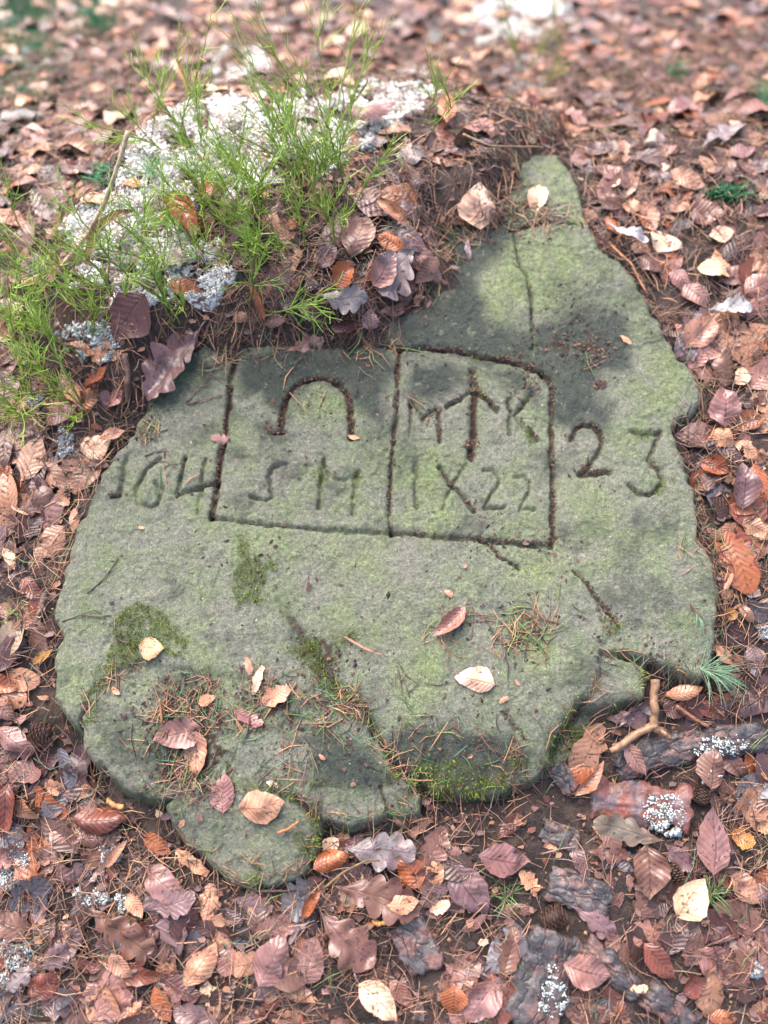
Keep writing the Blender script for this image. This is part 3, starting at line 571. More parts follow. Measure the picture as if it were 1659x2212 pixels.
def add_leaf(u1, v1, u2, v2, w, kind, col, label=None, lift=.006, curl=None, bend=None, roll=None, pitch=0, seed=None, mat=None, jitter=.08, group='fallen leaves'):
    global LEAFN
    LEAFN += 1; r = np.random.default_rng(seed or LEAFN*13+5)
    P = hit([u1, u2], [v1, v2], 0, True); um, vm = (u1+u2)/2, (v1+v2)/2
    c = P.mean(0); dep = (c-CAM).dot(FWD); W = w*dep*TH/829.5*1.04
    stone_ = bool(on_stone(c[:1], c[1:2])[0])
    if curl is None: curl = r.uniform(-.35, .5)
    if bend is None: bend = r.uniform(-.1, .45)
    if roll is None: roll = r.uniform(-.22, .22)*(.4 if stone_ else 1)
    base, tip = P
    Pw, f, uv, T, S, a, n, L = leaf_world(base, tip, W, kind, r, lift*(.35 if stone_ else 1), curl, bend, roll, pitch)
    base_c = C[col]*(1 if stone_ or col == 'cream' or (640 < um < 985 and 440 < vm < 730) else .80)*r.uniform(1-jitter, 1+jitter)*np.array([1, r.uniform(.95, 1.05), r.uniform(.93, 1.07)])
    alt = C[{'cream': 'peach', 'peach': 'tan', 'tan': 'brown', 'orange': 'rust', 'rust': 'darkred', 'pink': 'mauve', 'brown': 'darkred', 'mauve': 'purple', 'grey': 'mauve', 'darkred': 'dark', 'purple': 'darkred',
              'white': 'grey', 'olive': 'brown', 'yellow': 'orange', 'dark': 'darkred', 'slate': 'purple'}[col]]
    k = sstep(.35, .75, fbm(Pw[:, 0]+r.uniform(0, 9), Pw[:, 1], .03, 2, 3))[:, None]*.55
    cols = base_c*(1-k)+alt*k
    if r.random() < .3 and L > .03 and col != 'cream' and not label:
        fc = Pw[f].mean(1); e_ = np.abs(S.ravel()[f].mean(1)); tn = fbm(fc[:, 0]+r.uniform(0, 9), fc[:, 1], .011, 2, 3)+.16*e_
        ok = tn < r.uniform(.68, .8)
        if ok.mean() > .85: f = f[ok]
    o = Pw[0].copy(); me = mesh_np('fallen_leaf', Pw-o, f, cols, uv)
    lab = label or auto_label(um, vm, kind, col, math.hypot(u2-u1, v2-v1)); USED[lab] = 1
    nm = {'oak': 'oak_leaf', 'beech': 'beech_leaf', 'scrap': 'leaf_fragment'}[kind]
    m = mat or (M_oak if kind == 'oak' else (M_beech if r.random() < .6 else M_beech_soft))
    ob = link(nm, me, m, loc=o, label=lab, category='leaf', group=group)
    if kind != 'scrap' and w > 30:
        s = Soup(); ln = L*r.uniform(.10, .2); b0 = Pw.reshape(T.shape+(3,))[0, T.shape[1]//2]; q = np.linspace(0, 1, 4)[:, None]
        pts = b0+a*.002-a*ln*q+np.cross(n, a)*ln*.4*q**2*r.choice([-1, 1]); pts[:, 2] = np.maximum(pts[:, 2], HT(pts[:, 0], pts[:, 1])+.0008)
        s.tube(pts, np.array([.0008, .0007, .0007, .0009]), base_c*.45, 4); link('leaf_stalk', s.mesh('leaf_stalk', o), M_wood, ob)
    return ob
LV = [ # u1,v1 (stalk) u2,v2 (tip) width kind colour [label] [options]
 (1042, 505, 1036, 402, 80, 'beech', 'cream', 'pale cream leaf with dark ribs lying on needles above the main slab', dict(bend=.2)),
 (1161, 462, 1160, 400, 42, 'beech', 'cream', 'small cream leaf beside the top shoulder of the stone', dict(bend=.3)),
 (893, 489, 875, 417, 62, 'beech', 'mauve', 'rounded mauve leaf above the tan rolled leaf', {}), (900, 418, 893, 368, 50, 'beech', 'mauve', None, {}), (925, 350, 850, 342, 45, 'beech', 'grey', None, {}),
 (882, 509, 812, 451, 32, 'beech', 'tan', 'tan rolled leaf with a woody edge above the leaf pile', dict(curl=1.6, lift=.016)),
 (765, 573, 790, 478, 66, 'beech', 'brown', 'brown leaf with dark herringbone ribs on the leaf pile', dict(lift=.014, bend=.3)), (870, 553, 818, 515, 48, 'beech', 'orange', None, {}),
 (908, 555, 815, 648, 90, 'oak', 'grey', 'wet grey pink oak leaf at the heart of the leaf pile', dict(lift=.02)), (880, 535, 958, 621, 50, 'beech', 'pink', None, dict(lift=.012)),
 (720, 640, 765, 600, 46, 'beech', 'orange', 'bright orange cupped leaf on the grey oak leaf', dict(curl=1.0, lift=.024)), (686, 648, 795, 657, 60, 'oak', 'grey', 'grey mauve oak leaf under the orange cupped leaf', dict(lift=.01)),
 (820, 676, 896, 660, 30, 'scrap', 'brown', None, {}), (894, 662, 912, 650, 22, 'scrap', 'peach', None, {}), (922, 668, 932, 650, 12, 'scrap', 'pink', None, {}), (800, 722, 806, 678, 34, 'beech', 'mauve', None, {}),
 (712, 713, 782, 700, 26, 'beech', 'darkred', 'dark red boat shaped leaf above the carved frame', dict(curl=1.4)), (614, 767, 697, 731, 38, 'oak', 'pink', 'pink tattered leaf on the top groove of the frame', {}),
 (458, 712, 322, 868, 98, 'oak', 'purple', 'large purple brown oak leaf draped over the upper left stone edge', dict(lift=.02)), (455, 945, 495, 950, 30, 'scrap', 'pink', 'pink scrap lying in the left groove of the frame', {}),
 (752, 942, 776, 948, 12, 'scrap', 'peach', 'little pink chip at the right foot of the arch', {}), (178, 985, 243, 955, 62, 'beech', 'cream', 'pale round leaf at the left edge near the carved 1', {}), (224, 968, 278, 945, 26, 'beech', 'tan', None, dict(lift=.02)),
 (190, 860, 240, 812, 46, 'beech', 'orange', None, dict(curl=.9, lift=.02)), (150, 840, 180, 880, 34, 'beech', 'peach', None, {}), (222, 880, 270, 846, 44, 'beech', 'pink', None, {}), (100, 1000, 138, 1080, 40, 'beech', 'tan', None, {}),
 (115, 1075, 155, 1095, 30, 'scrap', 'peach', None, {}), (40, 1142, 116, 1060, 52, 'oak', 'brown', None, {}), (10, 800, 40, 868, 40, 'beech', 'mauve', None, {}), (-5, 1010, 30, 1055, 36, 'beech', 'orange', None, {}),
 (168, 1103, 160, 1158, 25, 'beech', 'peach', 'slim peach leaf leaning on the left flank of the stone', {}), (12, 1190, 36, 1237, 25, 'beech', 'cream', None, {}), (55, 1250, 95, 1302, 36, 'beech', 'rust', None, {}),
 (58, 1345, -5, 1462, 60, 'beech', 'purple', 'long dark purple leaf at the left picture edge', {}), (75, 1442, 118, 1404, 20, 'beech', 'yellow', None, {}), (-25, 1478, 48, 1492, 34, 'beech', 'orange', None, {}), (-10, 1500, 40, 1560, 44, 'beech', 'brown', None, {}),
 (2, 1570, 82, 1632, 52, 'beech', 'pink', 'red brown wet leaf left of the lower stone edge', {}), (28, 1688, 4, 1812, 50, 'beech', 'rust', None, dict(curl=.9)), (34, 1730, 92, 1772, 38, 'beech', 'tan', None, {}),
 (160, 1782, 282, 1764, 60, 'beech', 'rust', 'large rusty beech leaf below the lower left lobe', dict(curl=-.8, lift=.014)), (100, 1700, 142, 1708, 34, 'scrap', 'peach', None, {}), (145, 1712, 205, 1716, 40, 'scrap', 'tan', None, {}),
 (304, 1808, 376, 1842, 36, 'beech', 'orange', None, {}), (380, 1843, 454, 1886, 36, 'scrap', 'peach', None, {}), (308, 1880, 416, 1942, 64, 'beech', 'pink', 'broad mauve pink leaf just left of the stone tip', {}),
 (145, 1932, 232, 1846, 62, 'oak', 'mauve', None, {}), (238, 1882, 280, 1818, 26, 'beech', 'tan', None, dict(curl=.8, lift=.018)), (283, 1932, 312, 1988, 30, 'beech', 'peach', None, dict(lift=.02)),
 (200, 1950, 335, 2070, 90, 'oak', 'brown', 'broad brown oak leaf speckled with lichen at the lower left', dict(lift=.012)), (372, 1955, 285, 2092, 60, 'oak', 'darkred', None, {}), (246, 2060, 292, 2112, 34, 'beech', 'tan', None, dict(lift=.018)),
 (248, 2115, 372, 2098, 42, 'beech', 'rust', None, {}), (200, 2205, 292, 2138, 66, 'oak', 'pink', None, {}), (255, 2215, 310, 2160, 40, 'beech', 'peach', None, {}), (338, 2126, 372, 2208, 48, 'beech', 'orange', None, {}),
 (408, 2138, 468, 2038, 58, 'beech', 'peach', 'tan leaf with a black spot standing out at the lower left', dict(lift=.018)), (555, 2128, 624, 2018, 80, 'beech', 'pink', 'big square pink leaf left of the carpet of oak leaves', dict(lift=.014)),
 (648, 2125, 690, 2028, 72, 'beech', 'pink', None, {}), (686, 1968, 812, 2078, 96, 'oak', 'brown', 'glossy red brown oak leaf left of the square bark slab', dict(lift=.018)), (714, 1922, 906, 1968, 92, 'oak', 'brown', 'longest red brown oak leaf below the stone', dict(lift=.012)),
 (650, 1988, 702, 1924, 26, 'beech', 'orange', None, dict(curl=1.2, lift=.02)), (630, 2045, 690, 1943, 22, 'scrap', 'grey', None, dict(lift=.016)), (678, 1887, 754, 1848, 46, 'beech', 'orange', 'bright orange folded leaf at the third lobe of the stone', dict(curl=-.9, lift=.024)),
 (700, 1842, 732, 1812, 34, 'beech', 'cream', None, {}), (735, 1824, 896, 1852, 84, 'oak', 'grey', 'large grey purple oak leaf under the front lip of the stone', dict(lift=.014)), (905, 1922, 862, 1846, 60, 'beech', 'orange', None, dict(lift=.01)),
 (905, 1870, 952, 1866, 42, 'beech', 'brown', None, {}), (960, 1838, 995, 1845, 26, 'scrap', 'pink', None, {}), (930, 1868, 958, 1876, 18, 'scrap', 'peach', None, dict(lift=.016)), (1028, 1848, 1142, 1862, 72, 'beech', 'pink', 'broad pinkish leaf beneath the right front of the stone', dict(lift=.018)),
 (975, 1862, 1052, 1975, 76, 'beech', 'mauve', None, {}), (1120, 1885, 1162, 1930, 40, 'scrap', 'peach', None, {}), (926, 1970, 970, 1955, 28, 'scrap', 'cream', 'small jagged cream scrap above the square bark slab', dict(lift=.02)), (832, 1958, 904, 1948, 42, 'beech', 'peach', None, dict(lift=.024)),
 (850, 1762, 888, 1786, 40, 'scrap', 'brown', None, dict(lift=.018)), (1234, 1728, 1296, 1650, 24, 'beech', 'tan', 'narrow curled orange leaf against the stone near the red bark', dict(curl=1.0, lift=.02)), (1330, 1578, 1406, 1510, 48, 'oak', 'grey', 'pale grey oak leaf tucked behind the forked stick', dict(lift=.012)),
 (1334, 1616, 1386, 1682, 34, 'beech', 'pink', 'pinkish leaf lying over the front end of the bark branch', dict(lift=.03)), (1520, 1717, 1536, 1630, 60, 'beech', 'brown', 'brown leaf speckled white on the bark branch', dict(lift=.03)), (1428, 1507, 1512, 1484, 34, 'beech', 'peach', None, {}),
 (1500, 1518, 1562, 1562, 34, 'beech', 'rust', None, {}), (1425, 1530, 1480, 1545, 34, 'beech', 'darkred', None, {}), (1524, 1897, 1536, 1752, 74, 'beech', 'pink', 'pointed red brown leaf standing out at the lower right', dict(lift=.022, bend=.2)),
 (1434, 1815, 1274, 1790, 62, 'oak', 'olive', 'grey olive oak leaf below the red bark', dict(lift=.016)), (1384, 1826, 1392, 1946, 78, 'beech', 'brown', 'dark brown ribbed leaf hanging below the olive oak leaf', dict(lift=.02)), (1608, 1782, 1646, 1698, 70, 'beech', 'tan', None, {}),
 (1615, 1770, 1662, 1795, 44, 'scrap', 'peach', None, {}), (1575, 1795, 1620, 1830, 46, 'scrap', 'yellow', None, dict(lift=.014)), (1264, 1838, 1352, 1852, 46, 'oak', 'brown', None, {}), (1430, 1820, 1492, 1876, 60, 'oak', 'mauve', None, {}),
 (1450, 1990, 1511, 1903, 68, 'beech', 'cream', 'large cream leaf at the lower right', dict(lift=.026)), (1570, 1890, 1640, 1948, 55, 'beech', 'tan', None, {}), (1620, 1950, 1665, 1905, 40, 'beech', 'mauve', None, {}), (1378, 2042, 1452, 2112, 50, 'beech', 'rust', 'shiny dark orange leaf near the bottom right', dict(lift=.02)),
 (1208, 2078, 1308, 2112, 72, 'beech', 'pink', 'pinkish brown leaf on the big bark slab', dict(lift=.026, bend=.5)), (985, 2128, 978, 2192, 54, 'beech', 'orange', 'small round orange leaf at the bottom', dict(lift=.014)), (772, 2126, 858, 2204, 62, 'beech', 'cream', 'pale cream leaf at the bottom centre edge', dict(lift=.024)),
 (1076, 2108, 1008, 2215, 72, 'beech', 'pink', None, {}), (1074, 2112, 1116, 2008, 46, 'scrap', 'brown', None, dict(lift=.012)), (1498, 2058, 1602, 2122, 72, 'beech', 'pink', None, {}), (1520, 2000, 1605, 2035, 62, 'oak', 'mauve', None, {}),
 (1235, 2200, 1325, 2185, 42, 'beech', 'brown', None, {}), (1525, 2195, 1588, 2205, 30, 'beech', 'orange', None, {}), (1470, 2150, 1520, 2115, 40, 'beech', 'rust', None, {}), (1355, 2142, 1388, 2128, 20, 'scrap', 'cream', None, dict(lift=.02)),
 (1222, 1962, 1332, 2022, 50, 'oak', 'mauve', None, {}), (72, 2155, 132, 2098, 60, 'beech', 'rust', None, {}), (10, 2150, 78, 2088, 46, 'oak', 'grey', None, {}), (80, 2100, 165, 2045, 50, 'oak', 'mauve', None, {}), (170, 1820, 262, 1800, 44, 'scrap', 'brown', None, {}),
 (1300, 480, 1350, 520, 30, 'beech', 'orange', None, {}), (1303, 508, 1392, 546, 30, 'oak', 'white', 'white grey oak leaf along the upper right stone edge', dict(lift=.02)), (1398, 513, 1472, 547, 44, 'beech', 'cream', 'cream leaf with dark spots right of the upper stone edge', dict(lift=.012)),
 (1360, 535, 1402, 552, 36, 'beech', 'tan', None, {}), (1380, 560, 1426, 598, 40, 'beech', 'brown', None, {}), (1443, 582, 1484, 642, 40, 'beech', 'pink', None, {}), (1474, 622, 1522, 676, 54, 'beech', 'pink', None, {}), (1494, 600, 1572, 614, 38, 'beech', 'cream', 'cream boat shaped leaf with one dark spot at the right', dict(lift=.018)),
 (1550, 620, 1620, 588, 55, 'beech', 'brown', None, {}), (1598, 640, 1664, 612, 48, 'beech', 'pink', None, {}), (1518, 692, 1614, 680, 42, 'oak', 'white', 'bright whitish oak leaf right of the stone', dict(lift=.02)), (1478, 770, 1532, 694, 60, 'beech', 'tan', 'tan ribbed leaf beside the right edge of the stone', dict(lift=.016)),
 (1555, 847, 1563, 763, 56, 'beech', 'brown', 'upright brown leaf above the right corner of the stone', dict(lift=.014)), (1560, 938, 1547, 846, 68, 'beech', 'pink', 'mauve pink leaf touching the right corner of the stone', dict(lift=.016)), (1580, 835, 1620, 810, 36, 'beech', 'cream', None, {}), (1638, 842, 1668, 798, 34, 'beech', 'cream', None, {}),
 (1484, 774, 1526, 832, 26, 'beech', 'pink', None, dict(lift=.003)), (1530, 940, 1580, 970, 42, 'beech', 'peach', None, {}), (1508, 1000, 1568, 1032, 42, 'beech', 'orange', None, dict(curl=1)), (1580, 970, 1630, 998, 44, 'beech', 'peach', None, {}), (1590, 1118, 1592, 1014, 52, 'beech', 'mauve', None, dict(curl=.9, lift=.02)),
 (1618, 1008, 1652, 1092, 40, 'beech', 'orange', None, {}), (1540, 1174, 1572, 1227, 30, 'beech', 'orange', None, {}), (1598, 1135, 1655, 1165, 50, 'scrap', 'tan', None, {}), (1590, 1218, 1640, 1255, 34, 'beech', 'rust', None, {}), (1600, 1275, 1640, 1290, 28, 'beech', 'cream', None, {}),
 (1556, 1338, 1590, 1328, 26, 'beech', 'yellow', 'little yellow leaf right of the lower stone side', {}), (1595, 1308, 1622, 1352, 22, 'beech', 'tan', None, {}), (1577, 1243, 1556, 1302, 12, 'scrap', 'peach', None, {}), (1540, 1395, 1580, 1445, 34, 'scrap', 'peach', None, {}), (1570, 1095, 1625, 1118, 36, 'beech', 'orange', None, {}),
 (298, 1396, 356, 1402, 44, 'beech', 'peach', 'pinkish leaf on the left moss patch of the stone', dict(bend=.3)), (1070, 1483, 980, 1464, 54, 'beech', 'cream', 'cream leaf with a dark dot alone on the stone face', dict(bend=.35, lift=.006, curl=-.3)), (1004, 1308, 935, 1378, 32, 'beech', 'pink', 'half folded pink leaf in the middle of the stone', dict(curl=.9, lift=.012)),
 (436, 1566, 334, 1606, 66, 'beech', 'pink', 'brown pink leaf under the slim tan leaf on the lower left lobe', dict(lift=.008)), (418, 1580, 432, 1681, 56, 'beech', 'tan', 'slim tan leaf overlapping a brown one on the lower left lobe', dict(lift=.022)), (488, 1760, 484, 1670, 58, 'beech', 'pink', 'pink brown leaf on the third lobe, left of its neighbour', dict(lift=.012)),
 (515, 1752, 617, 1726, 74, 'beech', 'tan', 'broad tan leaf on the third lobe, right of its neighbour', dict(lift=.016)), (568, 1524, 624, 1484, 46, 'scrap', 'peach', 'crumpled peach leaf on the lower stone shelf', dict(lift=.014)), (505, 1537, 570, 1562, 32, 'scrap', 'pink', None, dict(lift=.01)), (543, 1502, 573, 1440, 22, 'scrap', 'cream', None, {}),
 (530, 1422, 544, 1458, 20, 'scrap', 'peach', None, {}), (428, 1518, 470, 1508, 24, 'beech', 'peach', None, {}), (1078, 1520, 1098, 1508, 14, 'scrap', 'peach', None, {}), (1112, 1470, 1122, 1482, 9, 'scrap', 'peach', None, {}), (960, 1276, 976, 1292, 15, 'scrap', 'peach', None, {}), (1340, 728, 1362, 745, 14, 'scrap', 'peach', 'pink chip in the dark damp patch of the stone', {}),
 (663, 1280, 668, 1258, 9, 'scrap', 'darkred', None, {}), (1016, 562, 1008, 524, 15, 'scrap', 'grey', None, {}), (1128, 1176, 1144, 1170, 12, 'scrap', 'mauve', None, {}), (386, 1790, 400, 1770, 12, 'scrap', 'peach', None, {}), (430, 1780, 434, 1758, 12, 'scrap', 'brown', None, {}), (240, 1486, 262, 1500, 14, 'scrap', 'peach', None, {}),
 (1010, 1640, 1020, 1632, 8, 'scrap', 'peach', None, {}), (690, 1630, 702, 1642, 10, 'scrap', 'peach', None, {}), (576, 1690, 600, 1702, 14, 'scrap', 'cream', None, {}), (736, 1378, 826, 1410, 6, 'scrap', 'peach', None, {}), (1000, 1228, 1008, 1222, 8, 'scrap', 'peach', None, {}), (300, 1140, 312, 1144, 8, 'scrap', 'cream', None, {}),
 (800, 640, 850, 560, 56, 'beech', 'pink', None, dict(lift=.016)), (770, 600, 820, 650, 50, 'beech', 'rust', None, {}), (940, 570, 900, 630, 48, 'beech', 'brown', None, dict(lift=.016)), (850, 655, 900, 610, 44, 'beech', 'darkred', None, {}), (835, 500, 870, 545, 46, 'beech', 'brown', None, {}),
 (690, 590, 730, 540, 40, 'beech', 'mauve', None, {}), (640, 650, 690, 690, 42, 'oak', 'mauve', None, {}), (560, 690, 620, 705, 36, 'beech', 'brown', None, {}), (910, 500, 950, 540, 40, 'beech', 'pink', None, {}), (760, 690, 820, 640, 44, 'beech', 'purple', None, {}),
 # background behind and left of the mound
 (5, 428, 92, 408, 40, 'beech', 'orange', None, {}), (118, 336, 218, 342, 42, 'beech', 'tan', None, dict(curl=.8)), (135, 305, 208, 290, 44, 'beech', 'mauve', None, {}), (48, 380, 98, 372, 26, 'beech', 'peach', None, {}), (752, 292, 852, 258, 46, 'beech', 'pink', 'wide pink brown leaf on the lichen at the mound crest', dict(lift=.03)),
 (955, 302, 976, 236, 36, 'beech', 'orange', None, dict(lift=.03)), (790, 325, 852, 305, 44, 'oak', 'grey', None, {}), (378, 436, 424, 532, 60, 'beech', 'orange', 'glowing orange curled leaf standing among the bilberry twigs', dict(lift=.02, curl=1.2)), (444, 460, 468, 412, 34, 'beech', 'orange', None, dict(lift=.02)),
 (494, 562, 542, 452, 56, 'oak', 'mauve', 'mauve grey oak leaf standing among the bilberry twigs', dict(lift=.03, pitch=.3)), (342, 590, 412, 566, 46, 'oak', 'grey', None, dict(lift=.02)), (346, 494, 374, 460, 26, 'beech', 'rust', None, {}), (262, 405, 312, 412, 34, 'beech', 'yellow', None, {}),
 (198, 592, 298, 478, 32, 'beech', 'tan', 'long tan folded leaf across the left lichen', dict(curl=1.0, lift=.02)), (60, 618, 106, 602, 26, 'beech', 'orange', None, {}), (424, 358, 462, 328, 36, 'beech', 'pink', None, {}), (58, 540, 84, 608, 34, 'beech', 'peach', None, {}), (570, 712, 545, 625, 16, 'beech', 'orange', None, dict(lift=.014)),
 (612, 652, 594, 580, 46, 'beech', 'mauve', None, {}), (416, 668, 460, 660, 30, 'scrap', 'mauve', None, {}), (506, 702, 534, 690, 26, 'scrap', 'tan', None, {}), (2, 745, 62, 800, 44, 'beech', 'mauve', None, {}), (570, 60, 640, 75, 40, 'beech', 'pink', None, {}),
 (5, 205, 50, 195, 34, 'beech', 'cream', None, {}), (90, 182, 142, 170, 38, 'beech', 'peach', None, {}), (190, 212, 232, 200, 30, 'beech', 'peach', None, {}), (100, 70, 150, 60, 36, 'beech', 'peach', None, {}), (-10, 50, 28, 38, 40, 'beech', 'cream', None, {}), (425, 8, 468, 2, 30, 'beech', 'cream', None, {}),
 (708, 98, 744, 90, 30, 'beech', 'cream', None, {}), (390, 176, 428, 164, 28, 'beech', 'peach', None, {}), (335, 152, 398, 142, 34, 'oak', 'mauve', None, {}), (238, 80, 274, 70, 26, 'beech', 'peach', None, {}), (150, 112, 205, 100, 30, 'beech', 'pink', None, {}), (50, 145, 110, 130, 30, 'beech', 'rust', None, {}),
 (280, 110, 335, 120, 32, 'beech', 'brown', None, {}), (500, 40, 560, 30, 34, 'beech', 'pink', None, {}), (330, 40, 390, 52, 30, 'beech', 'brown', None, {}), (1442, 30, 1482, 44, 34, 'beech', 'peach', None, {}), (1352, 80, 1408, 70, 38, 'beech', 'pink', None, {}), (1292, 92, 1330, 86, 34, 'beech', 'peach', None, {}),
 (1545, 88, 1592, 74, 34, 'beech', 'orange', None, {}), (1452, 106, 1502, 96, 34, 'beech', 'brown', None, {}), (1025, 140, 1068, 118, 38, 'beech', 'peach', None, {}), (1470, 300, 1508, 290, 34, 'beech', 'orange', None, {}), (1510, 350, 1580, 288, 62, 'oak', 'grey', 'large grey oak leaf far behind the right of the stone', dict(lift=.03)),
 (1600, 385, 1662, 355, 52, 'oak', 'grey', None, {}), (1568, 350, 1622, 330, 40, 'beech', 'pink', None, {}), (1438, 258, 1506, 244, 44, 'beech', 'pink', None, {}), (1575, 290, 1604, 280, 30, 'beech', 'cream', None, {}), (1200, 262, 1262, 288, 38, 'beech', 'brown', None, {}), (1180, 248, 1228, 240, 24, 'beech', 'tan', None, {}),
 (1278, 270, 1330, 292, 36, 'beech', 'pink', None, {}), (1338, 376, 1342, 326, 28, 'beech', 'tan', None, dict(lift=.02)), (1258, 345, 1320, 328, 44, 'beech', 'mauve', None, {}), (1304, 412, 1336, 396, 30, 'beech', 'cream', None, {}), (1440, 382, 1520, 410, 44, 'beech', 'tan', None, {}), (1370, 365, 1430, 388, 54, 'oak', 'mauve', None, {}),
 (1290, 440, 1342, 452, 40, 'beech', 'pink', None, {}), (1340, 452, 1382, 460, 36, 'beech', 'peach', None, {}), (1482, 458, 1560, 476, 54, 'beech', 'brown', None, {}), (1438, 462, 1492, 456, 30, 'beech', 'tan', None, {}), (1528, 522, 1580, 508, 34, 'beech', 'cream', None, {}), (1622, 545, 1664, 525, 46, 'beech', 'pink', None, {}),
 (1240, 352, 1272, 340, 22, 'beech', 'orange', None, {}), (1415, 395, 1450, 385, 28, 'scrap', 'grey', None, {}), (1600, 420, 1650, 400, 40, 'beech', 'brown', None, {}), (1500, 190, 1560, 178, 38, 'beech', 'orange', None, {}), (1600, 150, 1655, 130, 42, 'beech', 'pink', None, {}), (1380, 180, 1440, 172, 38, 'beech', 'brown', None, {}),
]
for L in LV:
    o = dict(lift=.009); o.update(L[8]); add_leaf(*L[:7], label=L[7], **o)
print('hand leaves', LEAFN)
# fillers: single leaves between those, only on open ground in view
taken = [((a[0]+a[2])/2, (a[1]+a[3])/2) for a in LV]
fr = np.random.default_rng(99); tries = 0; made = 0
BARKS = [(1490, 1610), (1380, 1730), (905, 2035), (1160, 2120), (1310, 2085), (1250, 1925), (1190, 1984)]
while LEAFN < 306 and tries < 6000:
    tries += 1; u = fr.uniform(5, 1655); v = fr.uniform(20, 2200)
    p = hit1(u, v)
    if on_stone(p[:1], p[1:2])[0] or (430 < v < 1000 and 250 < u < 1050): continue
    if min((u-a)**2+(v-b)**2 for a, b in taken) < 52**2 or min((u-a)**2+(v-b)**2 for a, b in BARKS) < 60**2: continue
    q = hit([u-40, u+40], [v, v])
    if on_stone(q[:, 0], q[:, 1]).any(): continue
    a = fr.uniform(0, 2*math.pi); Lp = fr.uniform(34, 58) if v > 600 else fr.uniform(30, 48); kind = fr.choice(['beech', 'beech', 'oak', 'scrap']); fs = .75 if v > 600 else .5
    col = fr.choice(['pink', 'brown', 'pink', 'mauve', 'tan', 'peach', 'darkred', 'rust', 'purple', 'grey'])
    add_leaf(u-Lp*math.cos(a), v-Lp*fs*math.sin(a), u+Lp*math.cos(a), v+Lp*fs*math.sin(a), fr.uniform(.45, .8)*Lp*1.2, str(kind), str(col), lift=.003)
    taken.append((u, v))
print('leaves', LEAFN, 'tries', tries)

# underlayer of countless leaves
def leaf_stuff(n, name, label):
    r = np.random.default_rng(5); vs, fs, cs, us = [], [], [], []; nn = 0; cnt = 0
    keys = ['pink', 'brown', 'rust', 'mauve', 'tan', 'peach', 'darkred', 'orange', 'purple', 'dark', 'slate', 'cream']; pr = np.array([3.4, 4.4, 1.6, 3.0, 1.5, .9, 2.4, .7, 2.4, 2.2, 1.8, .3]); pr /= pr.sum(); pr2 = np.array([3.0, 4.0, 3.0, 1.6, 3.2, 2.2, 1.6, 1.8, 1.0, 1.2, .8, .8]); pr2 /= pr2.sum()
    m = n*4; xs = r.uniform(-1.9, 1.9, m); ys = r.uniform(-1.0, 2.9, m); ok = (ys > .8) | (abs(xs) < 1.3)
    ok &= ~on_stone(xs, ys) & ~(HSt(xs+.02, ys) > HGr(xs+.02, ys)+.004) & ~on_bark(xs, ys, .55) & ~(in_lichen(xs, ys) & (r.random(m) < .45))
    us_, vs_, _ = to_plan(xs, ys, HGr(xs, ys)); ok &= fbm(xs, ys, .14, 2, 91) > np.where(vs_ > 500, .34, .22)
    ok &= ~((poly_sd(us_, vs_, MOUND) > 0) & (r.random(m) < .6)) & ~((ys > 1.0) & (r.random(m) < .35))
    for x, y, vv in zip(xs[ok][:n], ys[ok][:n], vs_[ok][:n]):
        L = r.uniform(.045, .092)*(.7 if r.random() < .3 else 1); a = r.uniform(0, 2*math.pi)
        d = np.array([math.cos(a), math.sin(a)])*L/2; b = np.array([x-d[0], y-d[1], 0.]); t_ = np.array([x+d[0], y+d[1], 0.])
        b[2] = HT(b[:1], b[1:2], True)[0]; t_[2] = HT(t_[:1], t_[1:2], True)[0]
        if abs(b[2]-t_[2]) > .5*L or on_stone(np.array([b[0], t_[0]]), np.array([b[1], t_[1]])).any(): continue
        k = r.choice(['beech', 'beech', 'oak', 'scrap'] if vv < 1650 else ['beech', 'oak', 'oak', 'scrap']); v, f, uv, *_ = leaf_world(b, t_, L*r.uniform(.45, .7), k, r, r.uniform(-.001, .007), r.uniform(-.4, .6), r.uniform(-.2, .35), r.uniform(-.22, .22), r.uniform(-.12, .12), False)
        c = C[keys[r.choice(len(keys), p=(pr if vv > 1500 else pr2))]]*r.uniform(.45, .95)
        vs.append(v); fs.append(f+nn); us.append(uv); cs.append(np.broadcast_to(c, v.shape)); nn += len(v); cnt += 1
    link(name, mesh_np(name, np.concatenate(vs), np.concatenate(fs), np.concatenate(cs), np.concatenate(us)), M_beech_soft, kind='stuff', label=label, category='leaf litter')
leaf_stuff(9000, 'leaf_litter', 'countless half buried brown leaves covering the forest floor')

